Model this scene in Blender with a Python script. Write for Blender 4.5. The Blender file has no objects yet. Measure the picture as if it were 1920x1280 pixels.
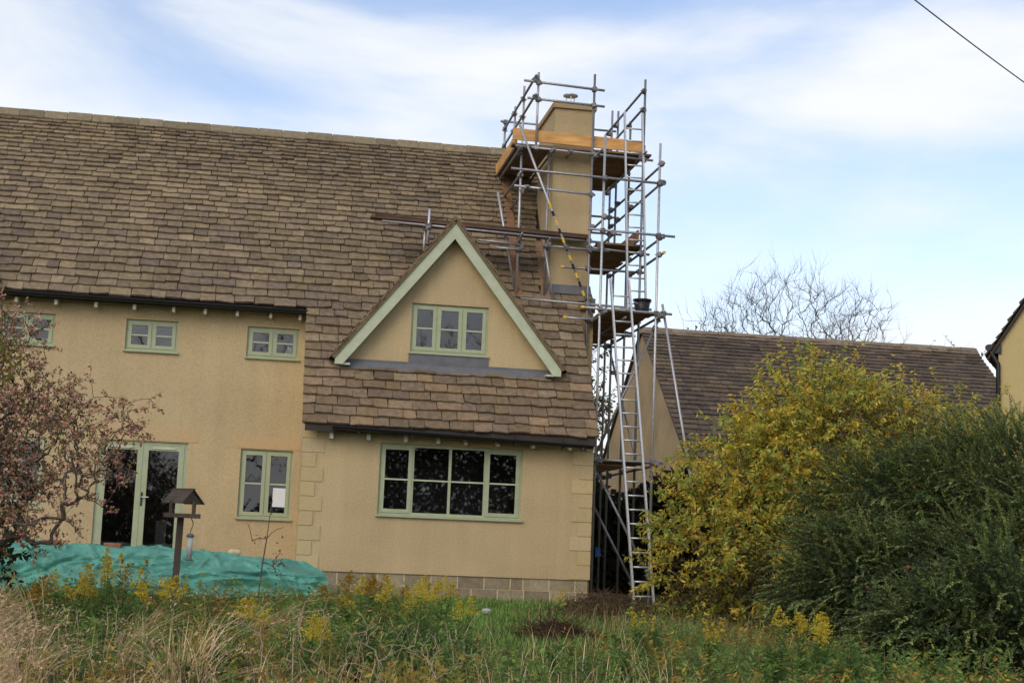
import bpy, math, random
import numpy as np
from mathutils import Vector, Matrix

R_ = math.radians
sc = bpy.context.scene
COL = sc.collection

# ------------------------------------------------------------------ camera
cam_d = bpy.data.cameras.new("camera")
cam = bpy.data.objects.new("camera", cam_d)
COL.objects.link(cam)
YAW, TILT, ROLL = 0.1619, 0.1356, 0.0400
CAM = Vector((-0.611, -25.339, 1.030))
_f = Vector((math.sin(YAW) * math.cos(TILT), math.cos(YAW) * math.cos(TILT), math.sin(TILT)))
_r = Vector((math.cos(YAW), -math.sin(YAW), 0))
_u = _r.cross(_f)
_r2 = _r * math.cos(ROLL) + _u * math.sin(ROLL)
_u2 = -_r * math.sin(ROLL) + _u * math.cos(ROLL)
cam.matrix_world = Matrix(((_r2.x, _u2.x, -_f.x, CAM.x), (_r2.y, _u2.y, -_f.y, CAM.y), (_r2.z, _u2.z, -_f.z, CAM.z), (0, 0, 0, 1)))
cam_d.sensor_width = 36
cam_d.lens = 2758.64 * 36 / 1920
cam_d.clip_start = 0.1
cam_d.clip_end = 3000
sc.camera = cam

# ------------------------------------------------------------------ sky and sun
SUN_EL, SUN_AZ = 35.0, 216.0          # azimuth clockwise from +Y: a veiled sun to the left of the viewer
world = bpy.data.worlds.new("World")
sc.world = world
world.use_nodes = True
nt = world.node_tree
nt.nodes.clear()
N = nt.nodes.new
out = N("ShaderNodeOutputWorld")
bg = N("ShaderNodeBackground")
sky = N("ShaderNodeTexSky")
sky.sky_type = 'NISHITA'
sky.sun_disc = False
sky.sun_elevation = R_(SUN_EL)
sky.sun_rotation = R_(SUN_AZ)
sky.air_density = 1.0
sky.dust_density = 1.2
sky.ozone_density = 1.6
bg.inputs[1].default_value = 0.12
tc = N("ShaderNodeTexCoord")
mp = N("ShaderNodeMapping")
mp.inputs['Location'].default_value = (17.81, 9.23, 27.3)
mp.inputs['Rotation'].default_value = (0.0, 0.25, 0.0)
mp.inputs['Scale'].default_value = (1.0, 1.0, 2.6)
nz = N("ShaderNodeTexNoise")
nz.inputs['Scale'].default_value = 3.1
nz.inputs['Detail'].default_value = 8
nz.inputs['Roughness'].default_value = 0.52
nz.inputs['Distortion'].default_value = 0.35
rp = N("ShaderNodeValToRGB")
rp.color_ramp.elements[0].position = 0.41
rp.color_ramp.elements[1].position = 0.73
rp.color_ramp.interpolation = 'EASE'
mx = N("ShaderNodeMix")
mx.data_type = 'RGBA'
mx.inputs['B'].default_value = (8.1, 8.3, 8.55, 1)
sep = N("ShaderNodeSeparateXYZ")
hz = N("ShaderNodeMapRange")             # more cloud low down
hz.inputs['From Min'].default_value = 0.36
hz.inputs['From Max'].default_value = 0.05
hz.inputs['To Min'].default_value = 0.0
hz.inputs['To Max'].default_value = 0.19
ad = N("ShaderNodeMath")
ad.operation = 'ADD'
gain = N("ShaderNodeMix")
gain.data_type = 'RGBA'
gain.blend_type = 'MULTIPLY'
gain.inputs['Factor'].default_value = 1.0
gain.inputs['B'].default_value = (2.05, 1.80, 1.72, 1)
L = nt.links.new
L(tc.outputs['Generated'], mp.inputs[0])
L(mp.outputs[0], nz.inputs['Vector'])
L(tc.outputs['Generated'], sep.inputs[0])
L(sep.outputs['Z'], hz.inputs['Value'])
L(nz.outputs['Fac'], ad.inputs[0])
L(hz.outputs[0], ad.inputs[1])
L(ad.outputs[0], rp.inputs[0])
L(sky.outputs[0], gain.inputs['A'])
L(gain.outputs['Result'], mx.inputs['A'])
L(rp.outputs[0], mx.inputs['Factor'])
L(mx.outputs['Result'], bg.inputs[0])
L(bg.outputs[0], out.inputs[0])

sun_d = bpy.data.lights.new("sun", 'SUN')
sun_d.energy = 0.90
sun_d.angle = R_(34)
sun_d.color = (1.0, 0.93, 0.80)
sun = bpy.data.objects.new("sun", sun_d)
COL.objects.link(sun)
_sd = Vector((math.sin(R_(SUN_AZ)) * math.cos(R_(SUN_EL)), math.cos(R_(SUN_AZ)) * math.cos(R_(SUN_EL)), math.sin(R_(SUN_EL))))
sun.rotation_euler = _sd.to_track_quat('Z', 'Y').to_euler()
sun.location = (-10, -20, 30)

sc.view_settings.view_transform = 'Standard'
sc.view_settings.look = 'None'
sc.view_settings.exposure = 0.0
sc.view_settings.gamma = 1.0
sc.render.engine = 'CYCLES'
sc.cycles.max_bounces = 6
sc.cycles.transparent_max_bounces = 12

rnd = random.Random(7)
rng = np.random.default_rng(11)

# ------------------------------------------------------------------ materials
def mat(name, col, rough=0.8, var=0.15, scale=6.0, bump=0.0, bscale=None, metal=0.0, tint=False,
        var2=0.0, scale2=0.7, spec=0.35, trans=0.0, stretch=None, col2=None, streak=0.0):
    m = bpy.data.materials.new(name)
    m.use_nodes = True
    t = m.node_tree
    t.nodes.clear()
    n = t.nodes.new
    l = t.links.new
    o = n("ShaderNodeOutputMaterial")
    b = n("ShaderNodeBsdfPrincipled")
    b.inputs['Roughness'].default_value = rough
    b.inputs['Metallic'].default_value = metal
    b.inputs['Specular IOR Level'].default_value = spec
    g = n("ShaderNodeNewGeometry")
    pos = g.outputs['Position']
    if stretch:
        mpn = n("ShaderNodeMapping")
        mpn.inputs['Scale'].default_value = stretch
        l(pos, mpn.inputs[0])
        pos = mpn.outputs[0]
    nz_ = n("ShaderNodeTexNoise")
    nz_.inputs['Scale'].default_value = scale
    nz_.inputs['Detail'].default_value = 6
    nz_.inputs['Roughness'].default_value = 0.6
    l(pos, nz_.inputs['Vector'])
    mr = n("ShaderNodeMapRange")
    mr.inputs['From Min'].default_value = 0.25
    mr.inputs['From Max'].default_value = 0.75
    mr.inputs['To Min'].default_value = 1 - var
    mr.inputs['To Max'].default_value = 1 + var
    l(nz_.outputs['Fac'], mr.inputs[0])
    if tint:
        a = n("ShaderNodeAttribute")
        a.attribute_name = "tint"
        base = a.outputs['Color']
    else:
        c = n("ShaderNodeRGB")
        c.outputs[0].default_value = (*col, 1)
        base = c.outputs[0]
    if col2:
        nzc = n("ShaderNodeTexNoise")
        nzc.inputs['Scale'].default_value = scale2
        nzc.inputs['Detail'].default_value = 5
        l(g.outputs['Position'], nzc.inputs['Vector'])
        mrc = n("ShaderNodeMapRange")
        mrc.inputs['From Min'].default_value = 0.4
        mrc.inputs['From Max'].default_value = 0.62
        l(nzc.outputs['Fac'], mrc.inputs[0])
        mc = n("ShaderNodeMix")
        mc.data_type = 'RGBA'
        l(mrc.outputs[0], mc.inputs['Factor'])
        l(base, mc.inputs['A'])
        mc.inputs['B'].default_value = (*col2, 1)
        base = mc.outputs['Result']
    v = n("ShaderNodeVectorMath")
    v.operation = 'SCALE'
    l(base, v.inputs[0])
    l(mr.outputs[0], v.inputs['Scale'])
    last = v.outputs[0]
    if streak:
        ms_ = n("ShaderNodeMapping")
        ms_.inputs['Scale'].default_value = (5.0, 5.0, 0.35)
        l(g.outputs['Position'], ms_.inputs[0])
        ns = n("ShaderNodeTexNoise")
        ns.inputs['Scale'].default_value = 1.0
        ns.inputs['Detail'].default_value = 5
        l(ms_.outputs[0], ns.inputs['Vector'])
        mrs = n("ShaderNodeMapRange")
        mrs.inputs['From Min'].default_value = 0.35
        mrs.inputs['From Max'].default_value = 0.65
        mrs.inputs['To Min'].default_value = 1 - streak
        mrs.inputs['To Max'].default_value = 1 + streak * 0.6
        l(ns.outputs['Fac'], mrs.inputs[0])
        vs = n("ShaderNodeVectorMath")
        vs.operation = 'SCALE'
        l(last, vs.inputs[0])
        l(mrs.outputs[0], vs.inputs['Scale'])
        last = vs.outputs[0]
    if var2:
        nb = n("ShaderNodeTexNoise")
        nb.inputs['Scale'].default_value = scale2
        nb.inputs['Detail'].default_value = 4
        l(g.outputs['Position'], nb.inputs['Vector'])
        mr2 = n("ShaderNodeMapRange")
        mr2.inputs['From Min'].default_value = 0.3
        mr2.inputs['From Max'].default_value = 0.7
        mr2.inputs['To Min'].default_value = 1 - var2
        mr2.inputs['To Max'].default_value = 1 + var2
        l(nb.outputs['Fac'], mr2.inputs[0])
        v2 = n("ShaderNodeVectorMath")
        v2.operation = 'SCALE'
        l(last, v2.inputs[0])
        l(mr2.outputs[0], v2.inputs['Scale'])
        last = v2.outputs[0]
    l(last, b.inputs['Base Color'])
    if bump:
        nbp = n("ShaderNodeTexNoise")
        nbp.inputs['Scale'].default_value = bscale or scale * 3
        nbp.inputs['Detail'].default_value = 4
        l(pos, nbp.inputs['Vector'])
        bp = n("ShaderNodeBump")
        bp.inputs['Strength'].default_value = bump
        bp.inputs['Distance'].default_value = 0.01
        l(nbp.outputs['Fac'], bp.inputs['Height'])
        l(bp.outputs[0], b.inputs['Normal'])
    if trans:
        tr = n("ShaderNodeBsdfTranslucent")
        l(last, tr.inputs[0])
        ms = n("ShaderNodeMixShader")
        ms.inputs[0].default_value = trans
        l(b.outputs[0], ms.inputs[1])
        l(tr.outputs[0], ms.inputs[2])
        l(ms.outputs[0], o.inputs[0])
    else:
        l(b.outputs[0], o.inputs[0])
    return m

def glass_mat():
    m = bpy.data.materials.new("window_glass")
    m.use_nodes = True
    t = m.node_tree
    t.nodes.clear()
    n = t.nodes.new
    o = n("ShaderNodeOutputMaterial")
    tr = n("ShaderNodeBsdfTransparent")
    tr.inputs[0].default_value = (0.75, 0.80, 0.78, 1)
    gl = n("ShaderNodeBsdfGlossy")
    gl.inputs['Roughness'].default_value = 0.015
    nzg = n("ShaderNodeTexNoise")
    nzg.inputs['Scale'].default_value = 1.6
    nzg.inputs['Detail'].default_value = 1
    g = n("ShaderNodeNewGeometry")
    t.links.new(g.outputs['Position'], nzg.inputs['Vector'])
    bp = n("ShaderNodeBump")
    bp.inputs['Strength'].default_value = 0.03
    bp.inputs['Distance'].default_value = 0.02
    t.links.new(nzg.outputs['Fac'], bp.inputs['Height'])
    t.links.new(bp.outputs[0], gl.inputs['Normal'])
    fr = n("ShaderNodeFresnel")
    fr.inputs[0].default_value = 1.52
    mm = n("ShaderNodeMath")
    mm.operation = 'MULTIPLY_ADD'
    mm.inputs[1].default_value = 1.9
    mm.inputs[2].default_value = 0.03
    t.links.new(fr.outputs[0], mm.inputs[0])
    ms = n("ShaderNodeMixShader")
    t.links.new(mm.outputs[0], ms.inputs[0])
    t.links.new(tr.outputs[0], ms.inputs[1])
    t.links.new(gl.outputs[0], ms.inputs[2])
    t.links.new(ms.outputs[0], o.inputs[0])
    return m

M = {}
M['render'] = mat("ochre_render", (0.515, 0.40, 0.222), 0.92, 0.17, 34, 0.6, 120, var2=0.07, scale2=1.1, spec=0.12, streak=0.045)
M['stone'] = mat("buff_stone", (0.57, 0.42, 0.22), 0.9, 0.10, 22, 0.3, 60, spec=0.15, tint=True)
M['block'] = mat("plinth_block", (0.33, 0.28, 0.18), 0.95, 0.22, 18, 0.6, 90, spec=0.1, tint=True, var2=0.15, scale2=2)
M['mortar'] = mat("mortar", (0.62, 0.50, 0.31), 0.95, 0.15, 25, 0.4, 90, spec=0.1)
M['tile'] = mat("stone_tile", (0.2, 0.16, 0.1), 0.88, 0.34, 11, 0.7, 45, tint=True, spec=0.22, var2=0.10, scale2=3)
M['ridge'] = mat("ridge_stone", (0.23, 0.19, 0.12), 0.9, 0.28, 9, 0.5, 50, tint=True, spec=0.15)
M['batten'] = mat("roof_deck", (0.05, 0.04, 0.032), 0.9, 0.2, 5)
M['sage'] = mat("sage_paint", (0.37, 0.415, 0.255), 0.5, 0.10, 9, 0.05, 80, spec=0.4)
M['sage_pale'] = mat("pale_sage_paint", (0.46, 0.505, 0.345), 0.55, 0.11, 6, 0.05, 60, spec=0.35)
M['cream'] = mat("cream_paint", (0.62, 0.60, 0.48), 0.55, 0.08, 10)
M['black'] = mat("black_gutter", (0.012, 0.012, 0.012), 0.4, 0.2, 8, spec=0.4)
M['lead'] = mat("lead_sheet", (0.13, 0.135, 0.14), 0.6, 0.2, 6, 0.25, 12, spec=0.4)
M['glass'] = glass_mat()
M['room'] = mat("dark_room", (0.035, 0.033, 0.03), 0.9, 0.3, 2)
M['curtain'] = mat("curtain", (0.22, 0.21, 0.20), 0.9, 0.2, 5)
M['white'] = mat("white_paper", (0.75, 0.78, 0.78), 0.8, 0.04, 10)
M['tube'] = mat("galvanised_steel", (0.4, 0.4, 0.4), 0.45, 0.22, 16, 0.1, 60, metal=0.55, tint=True, spec=0.5)
M['coupler'] = mat("coupler_steel", (0.22, 0.21, 0.20), 0.55, 0.3, 30, metal=0.6)
M['alu'] = mat("aluminium", (0.55, 0.55, 0.53), 0.42, 0.12, 20, metal=0.6)
M['board'] = mat("scaffold_board", (0.3, 0.2, 0.1), 0.85, 0.3, 5, 0.25, 20, tint=True, spec=0.2, stretch=(1, 1, 1))
M['orange'] = mat("new_board", (0.62, 0.33, 0.10), 0.8, 0.35, 5, 0.3, 30, spec=0.2, tint=True, var2=0.15, scale2=2, stretch=(0.5, 0.5, 3))
M['plastic'] = mat("black_plastic", (0.018, 0.018, 0.02), 0.42, 0.3, 14, 0.1, 30)
M['yellowcap'] = mat("yellow_cap", (0.75, 0.5, 0.05), 0.5, 0.1, 20)
M['tarp'] = mat("green_tarpaulin", (0.088, 0.285, 0.215), 0.5, 0.16, 7, 0.3, 45, spec=0.4, var2=0.2, scale2=1.5)
M['brick'] = mat("red_brick", (0.30, 0.12, 0.07), 0.9, 0.3, 20, 0.5, 80)
M['weathered'] = mat("weathered_wood", (0.10, 0.075, 0.055), 0.9, 0.3, 8, 0.4, 30, stretch=(1, 1, 0.2))
M['leaf'] = mat("foliage", (0.1, 0.1, 0.03), 0.62, 0.2, 9, tint=True, trans=0.48, spec=0.25)
M['conifer'] = mat("small_leaf", (0.1, 0.1, 0.03), 0.6, 0.2, 9, tint=True, trans=0.12, spec=0.2)
M['grass'] = mat("grass_blades", (0.1, 0.1, 0.03), 0.75, 0.15, 9, tint=True, trans=0.2, spec=0.15)
M['pale'] = mat("pale_stone", (0.42, 0.40, 0.36), 0.9, 0.2, 20)
M['fluff'] = mat("seed_fluff", (0.5, 0.46, 0.4), 0.9, 0.1, 20, trans=0.4)
M["bark"] = mat("bark", (0.12, 0.095, 0.07), 0.92, 0.3, 14, 0.4, 40)
M['twig'] = mat("pale_twig", (0.34, 0.27, 0.17), 0.9, 0.2, 14)
M['berry'] = mat("berry", (0.42, 0.12, 0.12), 0.45, 0.2, 20, tint=True, spec=0.4)
M['soil'] = mat("ground", (0.055, 0.075, 0.022), 0.95, 0.35, 3.5, 0.6, 12, spec=0.08, col2=(0.10, 0.075, 0.035), scale2=0.5)
M['cable'] = mat("cable", (0.03, 0.03, 0.035), 0.6, 0.1, 5)
M['clear'] = mat("feeder_tube", (0.45, 0.47, 0.42), 0.3, 0.1, 20, spec=0.5)
M['blue'] = mat("blue_cloth", (0.03, 0.09, 0.22), 0.8, 0.2, 20)
M['barn_render'] = mat("aged_render", (0.33, 0.245, 0.135), 0.93, 0.16, 24, 0.4, 90, var2=0.2, scale2=0.9, spec=0.12)
M['nrender'] = mat("yellow_render", (0.52, 0.42, 0.20), 0.93, 0.10, 30, 0.4, 120, var2=0.08, spec=0.12)

# ------------------------------------------------------------------ mesh helpers
class MB:
    def __init__(s):
        s.v = []
        s.f = []
        s.t = []

    def face(s, pts, tint=(0.5, 0.5, 0.5)):
        b = len(s.v)
        s.v += [tuple(p) for p in pts]
        s.t += [tint] * len(pts)
        s.f.append(tuple(range(b, b + len(pts))))

    def hexa(s, p, tint=(0.5, 0.5, 0.5)):      # p: 8 points, 0-3 bottom loop, 4-7 top loop
        b = len(s.v)
        s.v += [tuple(q) for q in p]
        s.t += [tint] * 8
        for q in ((3, 2, 1, 0), (4, 5, 6, 7), (0, 1, 5, 4), (1, 2, 6, 5), (2, 3, 7, 6), (3, 0, 4, 7)):
            s.f.append(tuple(b + i for i in q))

    def box(s, x0, x1, y0, y1, z0, z1, tint=(0.5, 0.5, 0.5)):
        s.hexa([(x0, y0, z0), (x1, y0, z0), (x1, y1, z0), (x0, y1, z0), (x0, y0, z1), (x1, y0, z1), (x1, y1, z1), (x0, y1, z1)], tint)

    def bar(s, a, b, w, h, up=(0, 0, 1), tint=(0.5, 0.5, 0.5)):   # rectangular bar from a to b
        a, b = Vector(a), Vector(b)
        d = (b - a).normalized()
        side = d.cross(Vector(up)).normalized() * (w / 2)
        u = side.cross(d).normalized() * (h / 2)
        s.hexa([a - side - u, a + side - u, b + side - u, b - side - u, a - side + u, a + side + u, b + side + u, b - side + u], tint)

    def tube(s, pts, rad, n=8, tint=(0.5, 0.5, 0.5), caps=True):
        pts = [Vector(p) for p in pts]
        if not isinstance(rad, (list, tuple)):
            rad = [rad] * len(pts)
        base = len(s.v)
        ref = None
        for i, p in enumerate(pts):
            d = (pts[min(i + 1, len(pts) - 1)] - pts[max(i - 1, 0)])
            d = d.normalized() if d.length > 1e-9 else Vector((0, 0, 1))
            if ref is None:
                ref = d.orthogonal().normalized()
            ref = (ref - d * ref.dot(d))
            ref = ref.normalized() if ref.length > 1e-6 else d.orthogonal().normalized()
            o = d.cross(ref)
            for k in range(n):
                a = 2 * math.pi * k / n
                s.v.append(tuple(p + (ref * math.cos(a) + o * math.sin(a)) * rad[i]))
                s.t.append(tint)
        for i in range(len(pts) - 1):
            for k in range(n):
                a = base + i * n + k
                b = base + i * n + (k + 1) % n
                s.f.append((a, b, b + n, a + n))
        if caps:
            s.f.append(tuple(base + k for k in reversed(range(n))))
            s.f.append(tuple(base + (len(pts) - 1) * n + k for k in range(n)))

    def lathe(s, cx, cy, prof, n=20, tint=(0.5, 0.5, 0.5)):
        base = len(s.v)
        for r, z in prof:
            for k in range(n):
                a = 2 * math.pi * k / n
                s.v.append((cx + r * math.cos(a), cy + r * math.sin(a), z))
                s.t.append(tint)
        for i in range(len(prof) - 1):
            for k in range(n):
                a = base + i * n + k
                b = base + i * n + (k + 1) % n
                s.f.append((a, b, b + n, a + n))

    def extrude_poly(s, poly, axis, a0, a1, tint=(0.5, 0.5, 0.5)):
        # poly in the two other axes; axis 'y' -> poly (x,z), 'x' -> poly (y,z)
        def P(q, a):
            return (q[0], a, q[1]) if axis == 'y' else (a, q[0], q[1])
        n = len(poly)
        s.face([P(q, a0) for q in poly], tint)
        s.face([P(q, a1) for q in reversed(poly)], tint)
        for i in range(n):
            j = (i + 1) % n
            s.face([P(poly[j], a0), P(poly[i], a0), P(poly[i], a1), P(poly[j], a1)], tint)

    def build(s, name, m, parent=None, smooth=False):
        return make_obj(name, s.v, s.f, s.t, m, parent, smooth)

def make_obj(name, v, f, t, m, parent=None, smooth=False):
    me = bpy.data.meshes.new(name)
    me.from_pydata(v, [], f)
    if t is not None and len(t):
        ca = me.color_attributes.new("tint", 'FLOAT_COLOR', 'POINT')
        arr = np.ones((len(v), 4), dtype=np.float32)
        arr[:, :3] = np.asarray(t, dtype=np.float32)
        ca.data.foreach_set('color', arr.ravel())
    if isinstance(m, str):
        m = M[m]
    me.materials.append(m)
    if smooth:
        me.polygons.foreach_set('use_smooth', [True] * len(me.polygons))
    me.update()
    o = bpy.data.objects.new(name, me)
    COL.objects.link(o)
    if parent is not None:
        adopt(o, parent)
    return o

def world_loc(o):
    p = Vector((0, 0, 0))
    while o is not None:
        p = p + o.location
        o = o.parent
    return p

def adopt(o, parent):
    """parent o (whose mesh is in world coordinates) under an unrotated parent"""
    o.parent = parent
    o.location = o.location - world_loc(parent)

def empty(name, loc, parent=None):
    o = bpy.data.objects.new(name, None)
    o.empty_display_size = 0.2
    COL.objects.link(o)
    o.location = loc
    if parent is not None:
        adopt(o, parent)
    return o

def tag(o, label=None, cat=None, group=None, kind=None):
    if label:
        o['label'] = label
    if cat:
        o['category'] = cat
    if group:
        o['group'] = group
    if kind:
        o['kind'] = kind
    return o

# leaf batches -----------------------------------------------------
def leaf_batch(P, D, S, Ln, Wd, T, fold=0.0):
    """diamond leaves: P base, D direction, S side vectors (unit), lengths, widths, tints -> V,F,T"""
    n = len(P)
    Ln = np.asarray(Ln)[:, None]
    Wd = np.asarray(Wd)[:, None]
    nrm = np.cross(D, S)
    mid = P + D * Ln * 0.45
    V = np.empty((n, 4, 3))
    V[:, 0] = P
    V[:, 1] = mid + S * Wd * 0.5 + nrm * Wd * fold
    V[:, 2] = P + D * Ln - nrm * Ln * 0.12 * (fold != 0)
    V[:, 3] = mid - S * Wd * 0.5 + nrm * Wd * fold
    F = np.arange(n * 4).reshape(n, 4)
    TT = np.repeat(np.asarray(T), 4, axis=0)
    return V.reshape(-1, 3), F, TT

def unit(a):
    return a / (np.linalg.norm(a, axis=-1, keepdims=True) + 1e-9)

def side_of(D, g):
    return unit(np.cross(D, unit(g.normal(size=D.shape))))

class NB:                                     # numpy mesh collector
    def __init__(s):
        s.V, s.F, s.T, s.n = [], [], [], 0

    def add(s, V, F, T):
        s.V.append(V)
        s.F.append(F + s.n)
        s.T.append(T)
        s.n += len(V)

    def build(s, name, m, parent=None):
        V = np.concatenate(s.V).astype(np.float32)
        F = np.concatenate(s.F).astype(np.int32)
        T = np.concatenate(s.T).astype(np.float32)
        k = F.shape[1]
        me = bpy.data.meshes.new(name)
        me.vertices.add(len(V))
        me.vertices.foreach_set('co', V.ravel())
        me.loops.add(F.size)
        me.loops.foreach_set('vertex_index', F.ravel())
        me.polygons.add(len(F))
        me.polygons.foreach_set('loop_start', np.arange(0, F.size, k, dtype=np.int32))
        me.polygons.foreach_set('loop_total', np.full(len(F), k, dtype=np.int32))
        me.update(calc_edges=True)
        ca = me.color_attributes.new("tint", 'FLOAT_COLOR', 'POINT')
        arr = np.ones((len(V), 4), dtype=np.float32)
        arr[:, :3] = T
        ca.data.foreach_set('color', arr.ravel())
        me.materials.append(M[m] if isinstance(m, str) else m)
        o = bpy.data.objects.new(name, me)
        COL.objects.link(o)
        if parent is not None:
            adopt(o, parent)
        return o

def mixc(a, b, k):
    a, b = np.asarray(a, float), np.asarray(b, float)
    k = np.asarray(k)[..., None]
    return a * (1 - k) + b * k

def pick(cols, w, n, g, jit=0.2):
    cols = np.asarray(cols, float)
    idx = g.choice(len(cols), size=n, p=np.asarray(w, float) / sum(w))
    return cols[idx] * (1 + g.uniform(-jit, jit, size=(n, 1)))

# value noise for spatial colour of tiles
_tab = rng.random((64, 64))
def vnoise(x, y):
    xi, yi = math.floor(x), math.floor(y)
    fx, fy = x - xi, y - yi
    fx, fy = fx * fx * (3 - 2 * fx), fy * fy * (3 - 2 * fy)
    g = lambda a, b: _tab[a % 64, b % 64]
    return (g(xi, yi) * (1 - fx) + g(xi + 1, yi) * fx) * (1 - fy) + (g(xi, yi + 1) * (1 - fx) + g(xi + 1, yi + 1) * fx) * fy

def gz(x, y):                                  # ground height
    k = min(max((-0.8 - y) / 19.0, 0), 1)
    k = k * k * (3 - 2 * k) * 0.5 + k * 0.5
    return -0.58 * k + 0.05 * (vnoise(x * 0.7 + 9, y * 0.7) - 0.5) * (1 if y < 0 else 0.4)

# ------------------------------------------------------------------ ground
def build_ground():
    xs = [-900, -300, -120, -60, -30] + [x * 0.5 for x in range(-32, 61)] + [45, 70, 130, 300, 900]
    ys = [-900, -300, -120, -70, -45] + [y * 0.5 for y in range(-64, 21)] + [14, 20, 30, 45, 70, 130, 300, 1200]
    V, F = [], []
    for y in ys:
        for x in xs:
            V.append((x, y, gz(x, y)))
    w = len(xs)
    for j in range(len(ys) - 1):
        for i in range(w - 1):
            a = j * w + i
            F.append((a, a + 1, a + 1 + w, a + w))
    o = make_obj('ground', V, F, None, 'soil', smooth=True)
    tag(o, 'rough garden ground around the houses', 'ground', kind='structure')
build_ground()

# ------------------------------------------------------------------ the house
house = empty('cottage', (0, 1.774, 0))
tag(house, 'ochre rendered cottage with stone tiled catslide roof, gabled dormer and tall chimney', 'house')

W, DM = 5.05, 1.774                 # wing width, set-back of the main wall
TP = math.tan(0.8992)
CP, SP = math.cos(0.8992), math.sin(0.8992)
ZE = 2.907                          # tile edge height at the wing eaves (y = -0.3)
RY = 4.74
XL = -7.8                           # far left end of the house
def rz(y):
    return ZE + (y + 0.3) * TP
RZ = rz(RY)
BY = 2 * RY - DM                    # back wall

OPEN_MAIN = {  # x0,x1,z0,z1
    'mid_upper': (-3.25, -2.33, 4.20, 4.76), 'right_upper': (-1.09, -0.15, 4.20, 4.76), 'left_upper': (-5.42, -4.49, 4.20, 4.76),
    'lower': (-1.07, -0.13, 1.29, 2.52), 'far_lower': (-5.42, -4.47, 1.32, 2.55), 'doors': (-3.57, -2.01, 0.42, 2.57)}
OPEN_WING = {'wing': (1.31, 3.80, 1.42, 2.64)}

def wall_panel(mb, x0, x1, z0, z1, opens, y, rev=0.10, bot=None):
    xs = sorted({x0, x1} | {a for o in opens for a in o[:2]})
    zs = sorted({z0, z1} | {a for o in opens for a in o[2:]})
    for i in range(len(xs) - 1):
        for j in range(len(zs) - 1):
            cx, cz = (xs[i] + xs[i + 1]) / 2, (zs[j] + zs[j + 1]) / 2
            if any(o[0] < cx < o[1] and o[2] < cz < o[3] for o in opens):
                continue
            mb.face([(xs[i], y, zs[j]), (xs[i + 1], y, zs[j]), (xs[i + 1], y, zs[j + 1]), (xs[i], y, zs[j + 1])])
    for a, b, c, d in opens:
        mb.face([(a, y, c), (a, y, d), (a, y + rev, d), (a, y + rev, c)])
        mb.face([(b, y, d), (b, y, c), (b, y + rev, c), (b, y + rev, d)])
        mb.face([(a, y, d), (b, y, d), (b, y + rev, d), (a, y + rev, d)])
        mb.face([(b, y, c), (a, y, c), (a, y + rev, c), (b, y + rev, c)])

mb = MB()
wall_panel(mb, XL, 0.0, -0.2, rz(DM) - 0.07, list(OPEN_MAIN.values()), DM)
mb.build('main_wall', 'render', house)
mb = MB()
wall_panel(mb, 0.0, W, 0.43, rz(0) - 0.07, list(OPEN_WING.values()), 0.0)
mb.face([(0, 0, 0.43), (W, 0, 0.43), (W, 0.03, 0.43), (0, 0.03, 0.43)])
mb.face([(0, DM, 0.43), (0, 0, 0.43), (0, 0, rz(0) - 0.07), (0, DM, rz(DM) - 0.07)])       # return wall
mb.build('wing_wall', 'render', house)
mb = MB()
prof = [(0, 0.43), (BY, 0.43), (BY, rz(DM) - 0.07), (RY, RZ - 0.09), (0, rz(0) - 0.07)]
mb.face([(W, a, b) for a, b in prof])
mb.face([(W, 0.02, -0.2), (W, BY, -0.2), (W, BY, 0.43), (W, 0.02, 0.43)])
mb.build('gable_end_wall', 'render', house)
mb = MB()
mb.face([(XL, BY, -0.2), (XL, BY, rz(DM) - 0.07), (W, BY, rz(DM) - 0.07), (W, BY, -0.2)])
mb.face([(XL, DM, -0.2), (XL, DM, rz(DM) - 0.07), (XL, RY, RZ - 0.09), (XL, BY, rz(DM) - 0.07), (XL, BY, -0.2)])
mb.build('back_wall', 'render', house)

# plinth of concrete blocks
plinth = empty('plinth', (W / 2, 0.02, 0), house)
mb = MB()
mb.box(0.02, W - 0.02, 0.027, 0.2, -0.25, 0.428)
mb.box(0.012, 0.1, 0.2, DM, -0.25, 0.428)
mb.build('mortar_bed', 'mortar', plinth)
for row, z0 in enumerate((-0.215, 0.01, 0.225)):
    x = 0.02 - (0.0 if row % 2 else 0.22)
    while x < W - 0.03:
        w = 0.44 if rnd.random() > 0.12 else 0.2
        a, b = max(x, 0.02), min(x + w, W - 0.002)
        if b - a > 0.05:
            k = rnd.uniform(0.72, 1.15)
            m2 = MB()
            j = rnd.uniform(0, 0.003)
            m2.box(a, b, 0.022 + j, 0.12, z0, z0 + (0.207 if row < 2 else 0.203), (0.31 * k, 0.26 * k, 0.165 * k))
            m2.build('block', 'block', plinth)
        x += w + 0.02

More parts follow.
